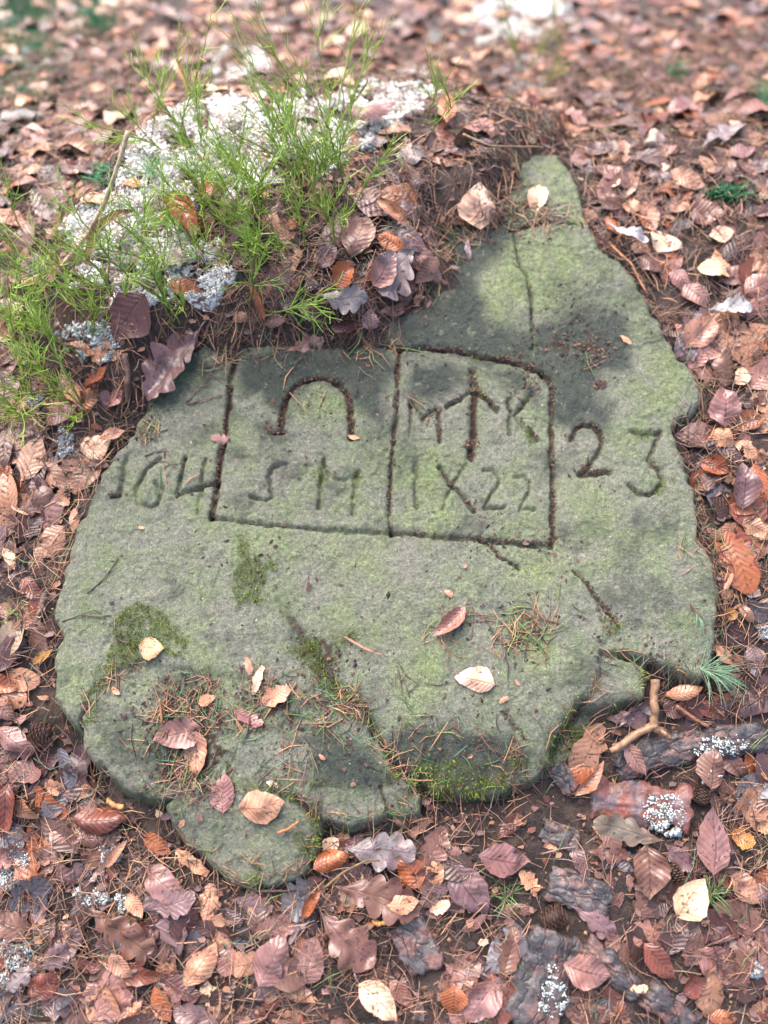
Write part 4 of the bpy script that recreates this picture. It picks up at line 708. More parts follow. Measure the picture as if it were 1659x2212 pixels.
# small torn scraps, countless
def scraps(n, name, label):
    r = np.random.default_rng(8); xy = np.stack([r.uniform(-1.1, 1.1, n), r.uniform(-.75, 1.7, n)], -1); k = ~on_stone(xy[:, 0], xy[:, 1]) & ~on_stone(xy[:, 0], xy[:, 1]+.01) & (fbm(xy[:, 0], xy[:, 1], .08, 2, 19) > .4) & ~on_bark(xy[:, 0], xy[:, 1]) & ~in_lichen(xy[:, 0], xy[:, 1]); xy = xy[k]; n = len(xy)
    z = HT(xy[:, 0], xy[:, 1], True)+r.uniform(.001, .010, n); sz = r.uniform(.003, .011, n); a = r.uniform(0, 6.28, n); th = a[:, None]+np.arange(6)[None]*1.047+r.uniform(-.4, .4, (n, 6)); rr = sz[:, None]*r.uniform(.5, 1.15, (n, 6))
    tx, ty = r.normal(0, .3, n), r.normal(0, .3, n); x = rr*np.cos(th); y = rr*np.sin(th)*.7; V_ = np.zeros((n, 7, 3)); V_[:, :6, 0] = x; V_[:, :6, 1] = y; V_[:, :6, 2] = x*tx[:, None]+y*ty[:, None]+r.uniform(-.15, .25, (n, 6))*sz[:, None]; V_ += np.concatenate([xy, z[:, None]], 1)[:, None]
    f0 = np.array([(6, i, (i+1) % 6) for i in range(6)]); F_ = (f0[None]+(np.arange(n)*7)[:, None, None]).reshape(-1, 3); K = np.array([C[q] for q in ('pink', 'brown', 'tan', 'peach', 'mauve', 'darkred', 'dark', 'rust', 'cream')]); c = K[r.choice(9, n, p=[.17, .2, .08, .05, .17, .12, .14, .06, .01])]*r.uniform(.4, .95, (n, 1))
    link(name, mesh_np(name, V_.reshape(-1, 3), F_, np.repeat(c, 7, 0)), M_crumb, kind='stuff', label=label, category='leaf litter')
scraps(12000, 'leaf_scraps', 'countless small torn leaf scraps between the needles')

# ------------------------------------------------------------------ needles (vectorised)
def needles(name, pos, ang, L, rad, cols, lift, tilt, label, curve=.12, sm=True, cat='needles'):
    n = len(pos); d = np.stack([np.cos(ang), np.sin(ang)], -1); pr = np.stack([-d[:, 1], d[:, 0]], -1)
    cv = rng.uniform(-curve, curve, n)
    P = []
    for k, q in enumerate((-.5, 0, .5)):
        xy = pos+d*(L*q)[:, None]+pr*(cv*L*(1-(2*q)**2))[:, None]
        z = HT(xy[:, 0], xy[:, 1], sm)+lift+tilt*q*L; zz = HT(xy[:, 0], xy[:, 1])+.0006; P.append(np.concatenate([xy, np.maximum(z, zz)[:, None]], 1))
    # keep straight over sudden steps
    P[1][:, 2] = np.maximum(P[1][:, 2], (P[0][:, 2]+P[2][:, 2])/2-.004)
    V_ = np.zeros((n, 9, 3)); th = np.array([0, 2.094, 4.189])
    for i in range(3):
        rr = rad*(1, .95, .45)[i] if i else rad*.6
        for j in range(3):
            off = np.zeros((n, 3)); off[:, :2] = pr*(np.cos(th[j])*rr)[:, None]; off[:, 2] = np.sin(th[j])*rr
            V_[:, i*3+j] = P[i]+off
    f0 = np.array([(i*3+j, i*3+(j+1) % 3, (i+1)*3+(j+1) % 3, (i+1)*3+j) for i in range(2) for j in range(3)])
    Fa = (f0[None]+(np.arange(n)*9)[:, None, None]).reshape(-1, 4)
    return link(name, mesh_np(name, V_.reshape(-1, 3), Fa, np.repeat(cols, 9, 0)), M_needle, kind='stuff', label=label, category=cat)
def rand_cols(keys, n, j=.25):
    K = np.array([srgb(*k) for k in keys]); c = K[rng.integers(0, len(K), n)]; return c*rng.uniform(1-j, 1+j, (n, 1))
BRN = [(146, 108, 90), (126, 92, 78), (170, 130, 106), (100, 76, 68), (190, 144, 110), (84, 70, 68), (148, 124, 112), (64, 52, 50)]
GRN = [(98, 128, 78), (80, 112, 70), (128, 146, 86), (96, 134, 108), (70, 98, 60)]
n = 50000; xy = np.stack([rng.uniform(-1.05, 1.05, n), rng.uniform(-.75, 1.5, n)], -1)
uu, vv, _ = to_plan(xy[:, 0], xy[:, 1], H0(xy[:, 0], xy[:, 1]))
k = ~on_stone(xy[:, 0], xy[:, 1]) & (rng.random(n) < np.clip(.30+.9*sstep(.42, .6, fbm(xy[:, 0], xy[:, 1], .12, 3, 70))+.3*(vv < 900), 0, 1)) & (~on_bark(xy[:, 0], xy[:, 1], .55) | (rng.random(n) < .12)) & (~in_lichen(xy[:, 0], xy[:, 1]) | (rng.random(n) < .7)); xy = xy[k]; n = len(xy)
needles('needle_litter', xy, rng.uniform(0, 6.283, n), rng.uniform(.018, .052, n), rng.uniform(.00055, .00105, n), rand_cols(BRN, n, .35), rng.uniform(.002, .015, n), rng.uniform(-.22, .22, n), 'countless fallen brown pine needles on the soil')
n = 9000; xy = np.stack([rng.uniform(-.95, .95, n), rng.uniform(-.7, 1.2, n)], -1); k = ~on_stone(xy[:, 0], xy[:, 1]) & (fbm(xy[:, 0], xy[:, 1], .1, 3, 171) > .47) & ~on_bark(xy[:, 0], xy[:, 1]) & (~in_lichen(xy[:, 0], xy[:, 1]) | (rng.random(n) < .6)); xy = xy[k]; n = len(xy)
needles('needle_litter', xy, rng.uniform(0, 6.283, n), rng.uniform(.02, .05, n), rng.uniform(.0005, .0009, n), rand_cols(BRN, n, .3), rng.uniform(.010, .022, n), rng.uniform(-.2, .2, n), 'brown pine needles lying on top of the fallen leaves')
n = 9000; xy = np.stack([rng.uniform(-1.8, 1.8, n), rng.uniform(-1.0, 2.8, n)], -1); xy = xy[(abs(xy[:, 0]) > 1.05) | (xy[:, 1] > 1.5)]; n = len(xy)
needles('needle_litter', xy, rng.uniform(0, 6.283, n), rng.uniform(.02, .05, n), rng.uniform(.0006, .001, n), rand_cols(BRN, n), rng.uniform(.001, .01, n), rng.uniform(-.2, .2, n), 'brown pine needles far out around the stone')
n = 1500; xy = np.stack([rng.uniform(-.95, .95, n), rng.uniform(-.7, 1.2, n)], -1)
k = ~on_stone(xy[:, 0], xy[:, 1]) & (fbm(xy[:, 0], xy[:, 1], .09, 2, 77) > .47); xy = xy[k]; n = len(xy)
needles('green_needle_litter', xy, rng.normal(1.0, .9, n), rng.uniform(.02, .06, n), rng.uniform(.0005, .0008, n), rand_cols(GRN, n), rng.uniform(.008, .02, n), rng.uniform(-.25, .25, n), 'fallen green pine needles and grass blades among the leaves', .25)
# needles on the stone, clustered where the photograph has them: (u, v, spread, count)
CL = [(400, 1540, 60, 170), (400, 1660, 45, 90), (560, 1500, 50, 40), (740, 1520, 45, 50), (700, 1560, 60, 40), (1120, 1370, 55, 60), (960, 1370, 45, 22), (1020, 1330, 30, 8), (1180, 1350, 60, 22), (860, 1480, 40, 8),
      (940, 1580, 70, 26), (1080, 1620, 60, 22), (1130, 1660, 50, 16), (450, 800, 25, 10), (500, 780, 25, 20), (1100, 440, 60, 130), (1180, 470, 40, 60), (1000, 500, 40, 40), (960, 560, 30, 26), (920, 640, 25, 20), (860, 750, 18, 8), (780, 730, 70, 60), (600, 745, 60, 40),
      (1290, 790, 10, 4), (640, 1660, 60, 30), (860, 1640, 40, 14), (330, 1600, 50, 16), (440, 1720, 60, 18), (250, 1340, 60, 8), (360, 1000, 60, 6), (1220, 1600, 40, 18), (1480, 1200, 30, 8), (1440, 700, 20, 5), (680, 860, 20, 2), (900, 870, 20, 3), (320, 940, 20, 30), (520, 1560, 40, 24), (1250, 480, 10, 10), (540, 1850, 60, 10)]
P_, A_ = [], []
for u, v, s_, c_ in CL:
    q = hit(rng.normal(u, s_*.6, c_), rng.normal(v, s_*.5, c_)); P_.append(q[:, :2]); A_.append(rng.uniform(0, 6.28, c_))
SB = SLAB+[SLAB[0]]
for (a_, b_), (c_, d_) in list(zip(SB[:-1], SB[1:]))+list(zip(LOBE_A[12:], LOBE_A[13:]))+list(zip(LOBE_C[6:], LOBE_C[7:])):
    m_ = int(math.hypot(c_-a_, d_-b_)/5); t_ = rng.random(m_); off_ = rng.uniform(-6, 16, m_); L_ = math.hypot(c_-a_, d_-b_)+1e-6
    if m_ and (vnoise(np.array([a_*.01]), np.array([b_*.01]), .7, 3)[0] > .35): P_.append(hit(a_+(c_-a_)*t_-(d_-b_)/L_*off_, b_+(d_-b_)*t_+(c_-a_)/L_*off_)[:, :2]); A_.append(rng.uniform(0, 6.28, m_))
xy = np.concatenate(P_); n = len(xy); cols = np.where(rng.random((n, 1)) < .22, rand_cols(GRN, n), rand_cols(BRN+[(176, 132, 96)], n))
needles('stone_needles', xy, np.concatenate(A_), rng.uniform(.016, .048, n), rng.uniform(.0006, .0011, n), cols, rng.uniform(.0008, .0045, n), rng.uniform(-.06, .06, n), 'scattered pine needles lying on top of the carved stone', .15)

# ------------------------------------------------------------------ crumbs
def crumbs(name, P, size, cols, label, mat=None):
    n = len(P); base = np.array([(1, 0, 0), (-1, 0, 0), (0, 1, 0), (0, -1, 0), (0, 0, 1), (0, 0, -1)], float)
    V_ = base[None]*rng.uniform(.5, 1.2, (n, 6, 1)); V_ = V_*np.stack([size, size*rng.uniform(.3, .8, n), size*rng.uniform(.18, .5, n)], -1)[:, None]
    a = rng.uniform(0, 6.28, n); ca, sa = np.cos(a)[:, None], np.sin(a)[:, None]
    x = V_[..., 0]*ca-V_[..., 1]*sa; y = V_[..., 0]*sa+V_[..., 1]*ca; tl = rng.uniform(-.5, .5, (n, 1)); z = V_[..., 2]+tl*V_[..., 0]
    V_ = np.stack([x, y, z], -1)+P[:, None]
    f0 = np.array([(0, 2, 4), (2, 1, 4), (1, 3, 4), (3, 0, 4), (2, 0, 5), (1, 2, 5), (3, 1, 5), (0, 3, 5)]); Fa = (f0[None]+(np.arange(n)*6)[:, None, None]).reshape(-1, 3)
    return link(name, mesh_np(name, V_.reshape(-1, 3), Fa, np.repeat(cols, 6, 0), smooth=False), mat or M_crumb, kind='stuff', label=label, category='debris')
n = 26000; xy = np.stack([rng.uniform(-1.0, 1.0, n), rng.uniform(-.75, 1.4, n)], -1); k = ~on_stone(xy[:, 0], xy[:, 1]); xy = xy[k]; n = len(xy)
CRB = [(70, 50, 42), (96, 68, 54), (50, 38, 34), (130, 96, 76), (60, 46, 42), (110, 84, 74), (160, 120, 94), (84, 50, 40)]
crumbs('forest_crumbs', np.concatenate([xy, (HGr(xy[:, 0], xy[:, 1])+rng.uniform(0, .008, n))[:, None]], 1), rng.uniform(.0012, .005, n)*rng.choice([1, 1, 1, 1.6], n), rand_cols(CRB, n), 'fine brown bark and soil crumbs between the leaves')
P_ = []; S_ = []
for pts, hw, dep, dirt in CARVE:
    if dirt < .3: continue
    pa = np.array(pts, float); seg = np.linalg.norm(np.diff(pa, axis=0), axis=1); tot = seg.sum(); cnt = int(tot*dirt**1.5*1.7)
    s_ = rng.uniform(0, tot, cnt); cs = np.concatenate([[0], np.cumsum(seg)]); i = np.clip(np.searchsorted(cs, s_)-1, 0, len(seg)-1); f_ = (s_-cs[i])/seg[i]
    q = pa[i]+(pa[i+1]-pa[i])*f_[:, None]+rng.normal(0, hw*.5, (cnt, 2)); q = q[fbm(q[:, 0], q[:, 1], 40, 2, 43) > .62-.25*dirt]; cnt = len(q); P_.append(q); S_.append(rng.uniform(.0013, .0042, cnt))
for u, v, s_, c_ in [(400, 1540, 55, 700), (400, 1670, 45, 450), (1225, 740, 50, 150), (1290, 760, 22, 120), (1295, 830, 9, 60), (1265, 1010, 12, 60), (1019, 960, 9, 90), (590, 930, 16, 40), (495, 760, 20, 150), (740, 760, 110, 160), (560, 1000, 300, 160), (1150, 1300, 260, 160), (700, 1400, 330, 260),
                     (1120, 1370, 50, 130), (1060, 1180, 50, 50), (1170, 1178, 22, 50), (700, 1440, 40, 160), (950, 1660, 90, 200), (1110, 460, 60, 300), (960, 560, 30, 120), (900, 660, 40, 120), (700, 720, 110, 260), (300, 900, 30, 200), (560, 1500, 45, 110), (700, 1600, 80, 160), (1430, 1440, 45, 120), (1150, 800, 30, 90), (1145, 830, 18, 60), (940, 900, 14, 30), (1250, 690, 70, 80), (1320, 1340, 25, 60), (600, 800, 200, 80)]:
    P_.append(np.stack([rng.normal(u, s_, c_), rng.normal(v, s_*.75, c_)], -1)); S_.append(rng.uniform(.001, .0038, c_)*rng.choice([1, 1, 1.7], c_))
q = np.concatenate(P_); S_ = np.concatenate(S_); W_ = hit(q[:, 0], q[:, 1]); W_[:, 2] += .0004
crumbs('groove_crumbs', W_, S_, rand_cols([(58, 42, 36), (84, 58, 46), (44, 34, 32), (100, 72, 58), (70, 46, 38), (120, 90, 74), (64, 52, 50)], len(W_)), 'brown crumbs and seed scales caught in the carved grooves and hollows of the stone')
n = 260; q = np.stack([rng.uniform(180, 1520, n), rng.uniform(520, 1720, n)], -1); W_ = hit(q[:, 0], q[:, 1]); W_ = W_[on_stone(W_[:, 0], W_[:, 1])]; W_[:, 2] += .0003
crumbs('pale_crumbs', W_, rng.uniform(.0006, .0016, len(W_)), rand_cols([(200, 185, 160), (190, 150, 120), (215, 210, 200)], len(W_)), 'tiny pale grit specks on the stone face')

# ------------------------------------------------------------------ moss
def moss(name, P, hgt, wid, cols, label, lean=.6, mat=None, kind='stuff'):
    n = len(P); a = rng.uniform(0, 6.28, n); nn = nrm(P[:, 0], P[:, 1], .006); tv = np.stack([np.cos(a), np.sin(a), np.zeros(n)], -1); sv = np.stack([-np.sin(a), np.cos(a), np.zeros(n)], -1)
    le = rng.uniform(.1, lean, n)[:, None]; tip = P+nn*hgt[:, None]+tv*hgt[:, None]*le; midp = P+nn*hgt[:, None]*.55+tv*hgt[:, None]*le*.25
    V_ = np.stack([P-sv*wid[:, None]*.4, P+sv*wid[:, None]*.4, midp+sv*wid[:, None]*.6, midp-sv*wid[:, None]*.6, tip], 1)
    f0 = np.array([(0, 1, 2), (0, 2, 3), (3, 2, 4)]); Fa = (f0[None]+(np.arange(n)*5)[:, None, None]).reshape(-1, 3)
    sh = np.array([.7, .7, 1., 1., 1.35])[None, :, None]
    return link(name, mesh_np(name, V_.reshape(-1, 3), Fa, (cols[:, None]*sh).reshape(-1, 3)), mat or M_moss, kind=kind, label=label, category='moss')
mi, mj = np.nonzero(MM > .3); sel = rng.random(len(mi)) < .75*MM[mi, mj]*np.maximum(sstep(.38, .55, fbm(X[mi, mj], Y[mi, mj], .008, 2, 86)), (V[mi, mj] < 1500)*(U[mi, mj] < 620)*.9); mi, mj = mi[sel], mj[sel]
xi, xj = np.nonzero((blur(MM, 24) > .03) & (rng.random(MM.shape) < .03)); mi, mj = np.concatenate([mi, xi]), np.concatenate([mj, xj])
rep = rng.integers(0, len(mi), int(len(mi)*1.3)); mi, mj = mi[rep], mj[rep]; n = len(mi)
px_ = X[mi, mj]+rng.uniform(-.5, .5, n)*DX; py_ = Y[mi, mj]+rng.uniform(-.5, .5, n)*DX; P = np.stack([px_, py_, HSt(px_, py_)-.0003], -1)
hh = rng.uniform(.0014, .0072, n)*(.5+fbm(px_, py_, .012, 2, 88)); gg = fbm(px_, py_, .02, 2, 87)[:, None]
cols = (srgb(92, 106, 46)*(1-gg)+srgb(156, 178, 76)*gg)*rng.uniform(.55, 1.35, (n, 1)); dk = rng.random(n) < .25; cols[dk] *= .5; cols[V[mi, mj] > 1560] *= .62
moss('moss', P, hh, rng.uniform(.0006, .0012, n), cols, 'short green moss cushions growing on the stone and in its letters'); print('moss', n)
for u, v, a, b, c_, lab in [(40, 90, 90, 120, 5000, 'dark blurred moss in the top left corner'), (210, 40, 34, 34, 1200, 'bright moss tuft near the top left'), (10, 130, 30, 20, 500, 'dark moss at the far left behind the mound'), (1645, 215, 24, 22, 500, 'dark green moss at the upper right edge'),
                            (1580, 425, 40, 14, 400, 'dark green moss strip at the right above the leaves'), (1465, 160, 16, 14, 260, 'small moss tuft behind the right of the stone'), (225, 385, 30, 20, 500, 'moss tuft beside the pale twig')]:
    q = hit(rng.normal(u, a*.6, c_), rng.normal(v, b*.6, c_)); n = c_
    moss('moss', q, rng.uniform(.008, .02, n), rng.uniform(.002, .004, n), np.array([srgb(70, 116, 80)])*rng.uniform(.5, 1.4, (n, 1)), lab, 1.0)

# ------------------------------------------------------------------ lichen
def lichen(u0, v0, a, b, cnt, label, poly=None, sz=1.0, seed=1, lift=0.0):
    r = np.random.default_rng(seed)
    if poly is not None:
        pp = np.array(poly); q = r.uniform(pp.min(0)-12, pp.max(0)+12, (cnt*5, 2)); d = poly_sd(q[:, 0]+(fbm(q[:, 0], q[:, 1], 26, 2, seed)-.5)*50, q[:, 1]+(fbm(q[:, 0], q[:, 1], 26, 2, seed+2)-.5)*50, poly); ok = d > -9
    else:
        q = np.stack([r.uniform(u0-a*1.1, u0+a*1.1, cnt*4), r.uniform(v0-b*1.1, v0+b*1.1, cnt*4)], -1); th = np.arctan2(q[:, 1]-v0, q[:, 0]-u0)
        rr = np.hypot((q[:, 0]-u0)/a, (q[:, 1]-v0)/b); ok = rr < .65+.6*fbm(np.cos(th)*1.5+seed, np.sin(th)*1.5, .8, 2, seed)
    cl = .7*fbm(q[:, 0], q[:, 1], 38 if poly is not None else 15, 4, seed+4)+.3*fbm(q[:, 0], q[:, 1], 8, 2, seed+9); ok &= cl > (.468 if poly is not None else .43)
    q = q[ok][:cnt]; cl = cl[ok][:cnt]; P = hit(q[:, 0], q[:, 1]); n = len(P)
    top = np.maximum(cl-.43, 0)*(.014 if poly is not None else .016)*sz+lift*r.uniform(.4, 1, n); P[:, 2] += r.uniform(0, 1, n)**.6*top
    # each element: a small crumpled lobe: tilted octahedron-ish blob drawn out along a random direction
    d = r.normal(0, 1, (n, 3)); d[:, 2] = abs(d[:, 2])*.8+.15; d /= np.linalg.norm(d, axis=1, keepdims=True); e = np.cross(d, [0.3, .1, 1.]); e /= np.linalg.norm(e, axis=1, keepdims=True); g = np.cross(d, e)
    L = r.uniform(.0012, .0046, n)[:, None]*sz; w = r.uniform(.0005, .0016, n)[:, None]*sz
    fl = r.random(n) < .55; d[fl, 2] *= .15; d[fl] /= np.linalg.norm(d[fl], axis=1, keepdims=True); L[fl] *= 1.5; w[fl] *= 3.0; P[fl, 2] -= top[fl]*.3; g[fl] *= .35
    V_ = np.stack([P-d*L*.3, P+e*w, P-e*w*.5+g*w*.9, P-e*w*.5-g*w*.9, P+d*L+e*w*.7, P+d*L*.9-e*w*.8], 1)
    f0 = np.array([(0, 2, 1), (0, 3, 2), (0, 1, 3), (1, 2, 4), (2, 5, 4), (2, 3, 5), (3, 4, 5), (3, 1, 4)]); Fa = (f0[None]+(np.arange(n)*6)[:, None, None]).reshape(-1, 3)
    hgt = r.uniform(.8, 1.02, (n, 1))*(.82 if label.startswith(('big', 'blurred')) else 1); c = srgb(*((253, 250, 244) if poly is not None else (214, 221, 220)))*hgt; dk = r.random(n) < (.05 if poly is not None else .2); c[dk] = srgb(120, 118, 112)
    org = P.mean(0); org[2] = P[:, 2].min()
    return link('lichen_patch', mesh_np('lichen_patch', V_.reshape(-1, 3)-org, Fa, np.repeat(c, 6, 0)), M_lichen, loc=org, kind='stuff', label=label, category='lichen')
for i, (pl, c_, lab) in enumerate(LP): lichen(0, 0, 0, 0, int(c_*1.35), lab, pl, 1.4 if i < 6 else 1.9, 10+i, .006)
for i, (u, v, a, b, c_, lab) in enumerate([(1270, 80, 26, 22, 500, 'white lichen tuft far right of the big patch'), (1255, 133, 14, 12, 160, 'white lichen dot behind the stone shoulder'), (1120, 162, 36, 30, 900, 'white lichen tuft behind the green stems at the top'), (940, 82, 14, 12, 200, 'lone white lichen dot at the top centre'),
        (1170, 190, 12, 14, 160, 'small lichen tuft just behind the stone'), (205, 745, 45, 35, 800, 'thin lichen left of the purple oak leaf'), (145, 718, 30, 14, 300, 'lichen specks at the left among needles'), (296, 668, 18, 14, 260, 'lichen specks below the white sheet'), (75, 955, 16, 18, 260, 'left one of two lichen dots by the pale round leaf'),
        (140, 958, 17, 24, 330, 'right one of two lichen dots by the pale round leaf'), (80, 862, 16, 16, 260, 'lichen dot above the two dots at the left'), (30, 1868, 32, 38, 1100, 'white lichen tuft at the left picture edge'), (240, 1844, 22, 20, 450, 'white lichen on the leaves below the rusty leaf'), (200, 1938, 28, 16, 420, 'grey lichen on the brown oak leaf'),
        (266, 1950, 10, 14, 150, 'tiny lichen fleck right of the grey lichen'), (15, 2006, 20, 18, 350, 'lichen tuft cut by the left picture edge'), (25, 2084, 32, 42, 1100, 'white lichen in the bottom left corner'), (275, 2034, 12, 12, 150, 'lichen fleck on the dark red oak leaf'), (1651, 1366, 14, 12, 300, 'white lichen at the right picture edge'),
        (1630, 2094, 10, 12, 160, 'lichen dot near the bottom right')]): lichen(u, v, a*1.25, b*1.25, int(c_*1.6), lab, None, 1.0, 40+i, .008)

# ------------------------------------------------------------------ bark
def bark(u1, v1, u2, v2, w, label, thick=.008, arch=.5, mat=None, seed=1, name='bark_piece', lift=.0, bendp=0.0):
    r = np.random.default_rng(seed); A = hit1(u1, v1, 0, True); B = hit1(u2, v2, 0, True); c = (A+B)/2; dep = (c-CAM).dot(FWD); W = w*dep*TH/829.5; L = np.linalg.norm(B-A)
    n = nrm(c[:1], c[1:2])[0]; a = (B-A)/L; a = a-n*a.dot(n); a /= np.linalg.norm(a); b = np.cross(n, a); nu, nv = max(24, int(L/.0028)), 26
    u = np.linspace(0, 1, nu); s = np.linspace(-1.15, 1.15, nv); Uu, Ss = np.meshgrid(u, s, indexing='ij')
    se = r.uniform(0, 50); e1 = fbm(Uu*L+se, Ss*0+1, .02, 3, seed); e2 = fbm(Uu*L+se, Ss*0+9, .02, 3, seed+1); We = W/2*(.65+.75*np.where(Ss < 0, e1, e2)); endn = (fbm(Ss*W/2+se, Uu.round()*5, .012, 3, seed+2)-.5)*.02
    sc = np.clip(Ss, -1, 1); lx = (Uu-.5)*L+endn*np.abs(2*Uu-1)**3; ly = sc*We+bendp*L*(4*Uu*(1-Uu)-.5)
    top = thick+arch*We*np.sqrt(np.clip(1-sc**2*.92, 0, 1)); 
    crk = fbm(lx*.45+se, ly, .007, 2, seed+5); top = top+(fbm(lx+se, ly*1.5, .02, 3, seed+4)-.5)*.006-np.where(np.abs(crk-.5) < .05, (1-np.abs(crk-.5)/.05)*.0028, 0)+(np.round(fbm(lx+se, ly, .014, 2, seed+6)*6)/6-.5)*.004
    edge = (np.abs(Ss) > 1.05); ends = (Uu < 1e-6) | (Uu > 1-1e-6); top = np.where(edge | ends, -.012, top)
    P = c+lx[..., None]*a+ly[..., None]*b+(top+lift)[..., None]*n
    plane = c[2]-(n[0]*(P[..., 0]-c[0])+n[1]*(P[..., 1]-c[1]))/n[2]; P[..., 2] += (HT(P[..., 0], P[..., 1], True)-plane)*.5
    idx = np.arange(Uu.size).reshape(Uu.shape); f = np.stack([idx[:-1, :-1], idx[1:, :-1], idx[1:, 1:], idx[:-1, 1:]], -1).reshape(-1, 4)
    uv = np.stack([lx+se, ly], -1).reshape(-1, 2)
    return link(name, mesh_np(name, P.reshape(-1, 3)-A, f, None, uv), mat or M_bark, loc=A, label=label, category='bark', group='pieces of bark')
bark(1325, 1642, 1655, 1590, 66, 'long dark bark covered branch lying below the forked stick', .004, .5, seed=3, name='bark_branch', bendp=.05)
bark(1272, 1722, 1490, 1750, 86, 'reddish fibrous slab of rotting bark with white lichen', .008, .28, M_barkred, 4)
bark(880, 1982, 925, 2098, 80, 'square dark bark slab among the leaves at the bottom', .008, .15, seed=5)
bark(1200, 2005, 1145, 2225, 118, 'largest grey black bark slab at the bottom edge', .01, .22, seed=6)
bark(1262, 2036, 1375, 2138, 52, 'narrow purple bark strip right of the largest slab', .006, .7, seed=7)
bark(1182, 1905, 1320, 1948, 72, 'dark bark slab above the pine cone', .006, .25, seed=8)
bark(1395, 2135, 1490, 2225, 62, 'dark bark slab in the bottom right corner area', .006, .3, seed=9)
bark(1195, 1648, 1238, 1702, 44, 'small purple bark piece tucked under the stone front', .004, .5, seed=10)
bark(1170, 1790, 1250, 1815, 48, 'flat dark bark flake below the stone front', .004, .2, seed=11)
lichen(1431, 1762, 50, 42, 1500, 'bright lichen growing on the reddish bark', None, 1.0, 81, .026); lichen(1552, 1617, 48, 20, 800, 'pale lichen growing on the dark bark branch', None, .9, 82, .03)
lichen(1190, 2158, 34, 40, 1100, 'pale lichen growing on the largest bark slab', None, .9, 83, .026); lichen(1190, 2100, 16, 16, 300, 'tiny lichen fleck above the leaf on the bark slab', None, .9, 84, .024); lichen(1500, 1632, 24, 8, 200, 'lichen crust on the bark branch beside the speckled leaf', None, .8, 85, .028)
lichen(1526, 1690, 14, 12, 130, 'lichen flecks on the brown leaf over the bark branch', None, .7, 86, .036)

# ------------------------------------------------------------------ twigs and sticks
def stick(name, label, chains, col, lift=.004, k=7, cat='twig', group=None):
    """chains: list of ([(u,v,height_m)...], r0, r1 in m); the first is the stem, the rest are children"""
    root = None
    for j, (pts, r0, r1) in enumerate(chains):
        q = np.array([hit1(p[0], p[1], p[2]+lift) for p in pts]); m = max(5, len(q)*6); tt = np.linspace(0, len(q)-1, m); ii = np.clip(tt.astype(int), 0, len(q)-2); ff = (tt-ii)[:, None]
        w = q[ii]*(1-ff)+q[ii+1]*ff; nz_ = np.random.default_rng(j+5).normal(0, 1, (m+4, 3)); w = w+np.stack([np.convolve(nz_[:, i_], np.ones(5)/5, 'valid') for i_ in range(3)], -1)*r0*.5; s = Soup(); s.tube(w, np.linspace(r0, r1, m)*np.convolve(np.random.default_rng(j+len(label)).uniform(.6, 1.4, m+4), np.ones(5)/5, 'valid'), srgb(*col)*1.0, k)
        if root is None: org_ = w[0].copy(); root = link(name, s.mesh(name, org_), M_wood, loc=org_, label=label, category=cat, group=group)
        else: link('branch', s.mesh('branch', org_), M_wood, root)
    return root
stick('forked_stick', 'forked pale brown stick leaning on the lower right edge of the stone', [([(1413, 1574, .032), (1418, 1530, .034), (1416, 1472, .03)], .0062, .0066), ([(1415, 1570, .032), (1370, 1590, .03), (1316, 1620, .024)], .0062, .0045), ([(1411, 1566, .032), (1432, 1580, .032), (1449, 1597, .03)], .006, .0034)], (140, 108, 84))
stick('twig', 'brown twig right of the forked stick', [([(1461, 1526, .02), (1495, 1547, .018), (1531, 1572, .014)], .0032, .0026)], (140, 96, 74))
stick('twig', 'curved tan twig along the upper right stone edge', [([(1315, 525, .006), (1366, 570, .012), (1395, 632, .006)], .0022, .0018)], (176, 126, 92))
stick('twig', 'long pale dead twig standing out behind the left lichen', [([(128, 581, .02), (192, 501, .04), (224, 445, .06), (256, 353, .10), (278, 283, .13)], .0030, .0040)], (190, 164, 140))
stick('twig', 'thick brown root end left of the stone top', [([(270, 768, .012), (280, 820, .012), (276, 872, .004)], .005, .0045)], (96, 74, 66))
stick('twig', 'grey broken stick by the left bulge of the stone', [([(97, 1280, .006), (88, 1320, .006), (78, 1352, .004)], .0042, .004)], (120, 98, 84))
stick('twig', 'short yellow peeled twig below the lower left lobe', [([(230, 1730, .016), (248, 1738, .016), (266, 1746, .014)], .004, .0038)], (196, 140, 92))
stick('twig', 'short yellow twig near the square bark slab', [([(805, 1993, .02), (820, 1995, .02), (836, 1994, .018)], .0035, .0032)], (186, 130, 80))
stick('twig', 'dark thin twig curving under the bottom tip of the stone', [([(500, 1905, .01), (560, 1925, .012), (640, 1925, .01)], .0022, .0015)], (70, 54, 48))
stick('twig', 'bowed greenish twig below the third lobe of the stone', [([(700, 1920, .03), (740, 1885, .034), (790, 1860, .03), (820, 1858, .02)], .0018, .0012)], (120, 96, 60))
stick('twig', 'thin twig lying on the lower stone lobe', [([(345, 1510, .006), (350, 1560, .006), (355, 1560, .004)], .002, .0015)], (140, 100, 76))
stick('twig', 'thin dark twig inside the carved arch', [([(626, 848, .003), (648, 872, .006), (667, 899, .001)], .0012, .0008)], (150, 116, 90), lift=.001)
stick('twig', 'pair of crossed thin twigs left of the frame groove', [([(404, 873, .002), (440, 862, .003), (478, 854, .002)], .0011, .0008), ([(402, 870, .002), (430, 838, .003), (458, 828, .002)], .001, .0007)], (110, 90, 74), lift=.001)
stick('twig', 'dark curved twig on the left stone face', [([(188, 1283, .001), (225, 1250, .002), (256, 1206, .001)], .0010, .0008)], (62, 56, 48), lift=.001)
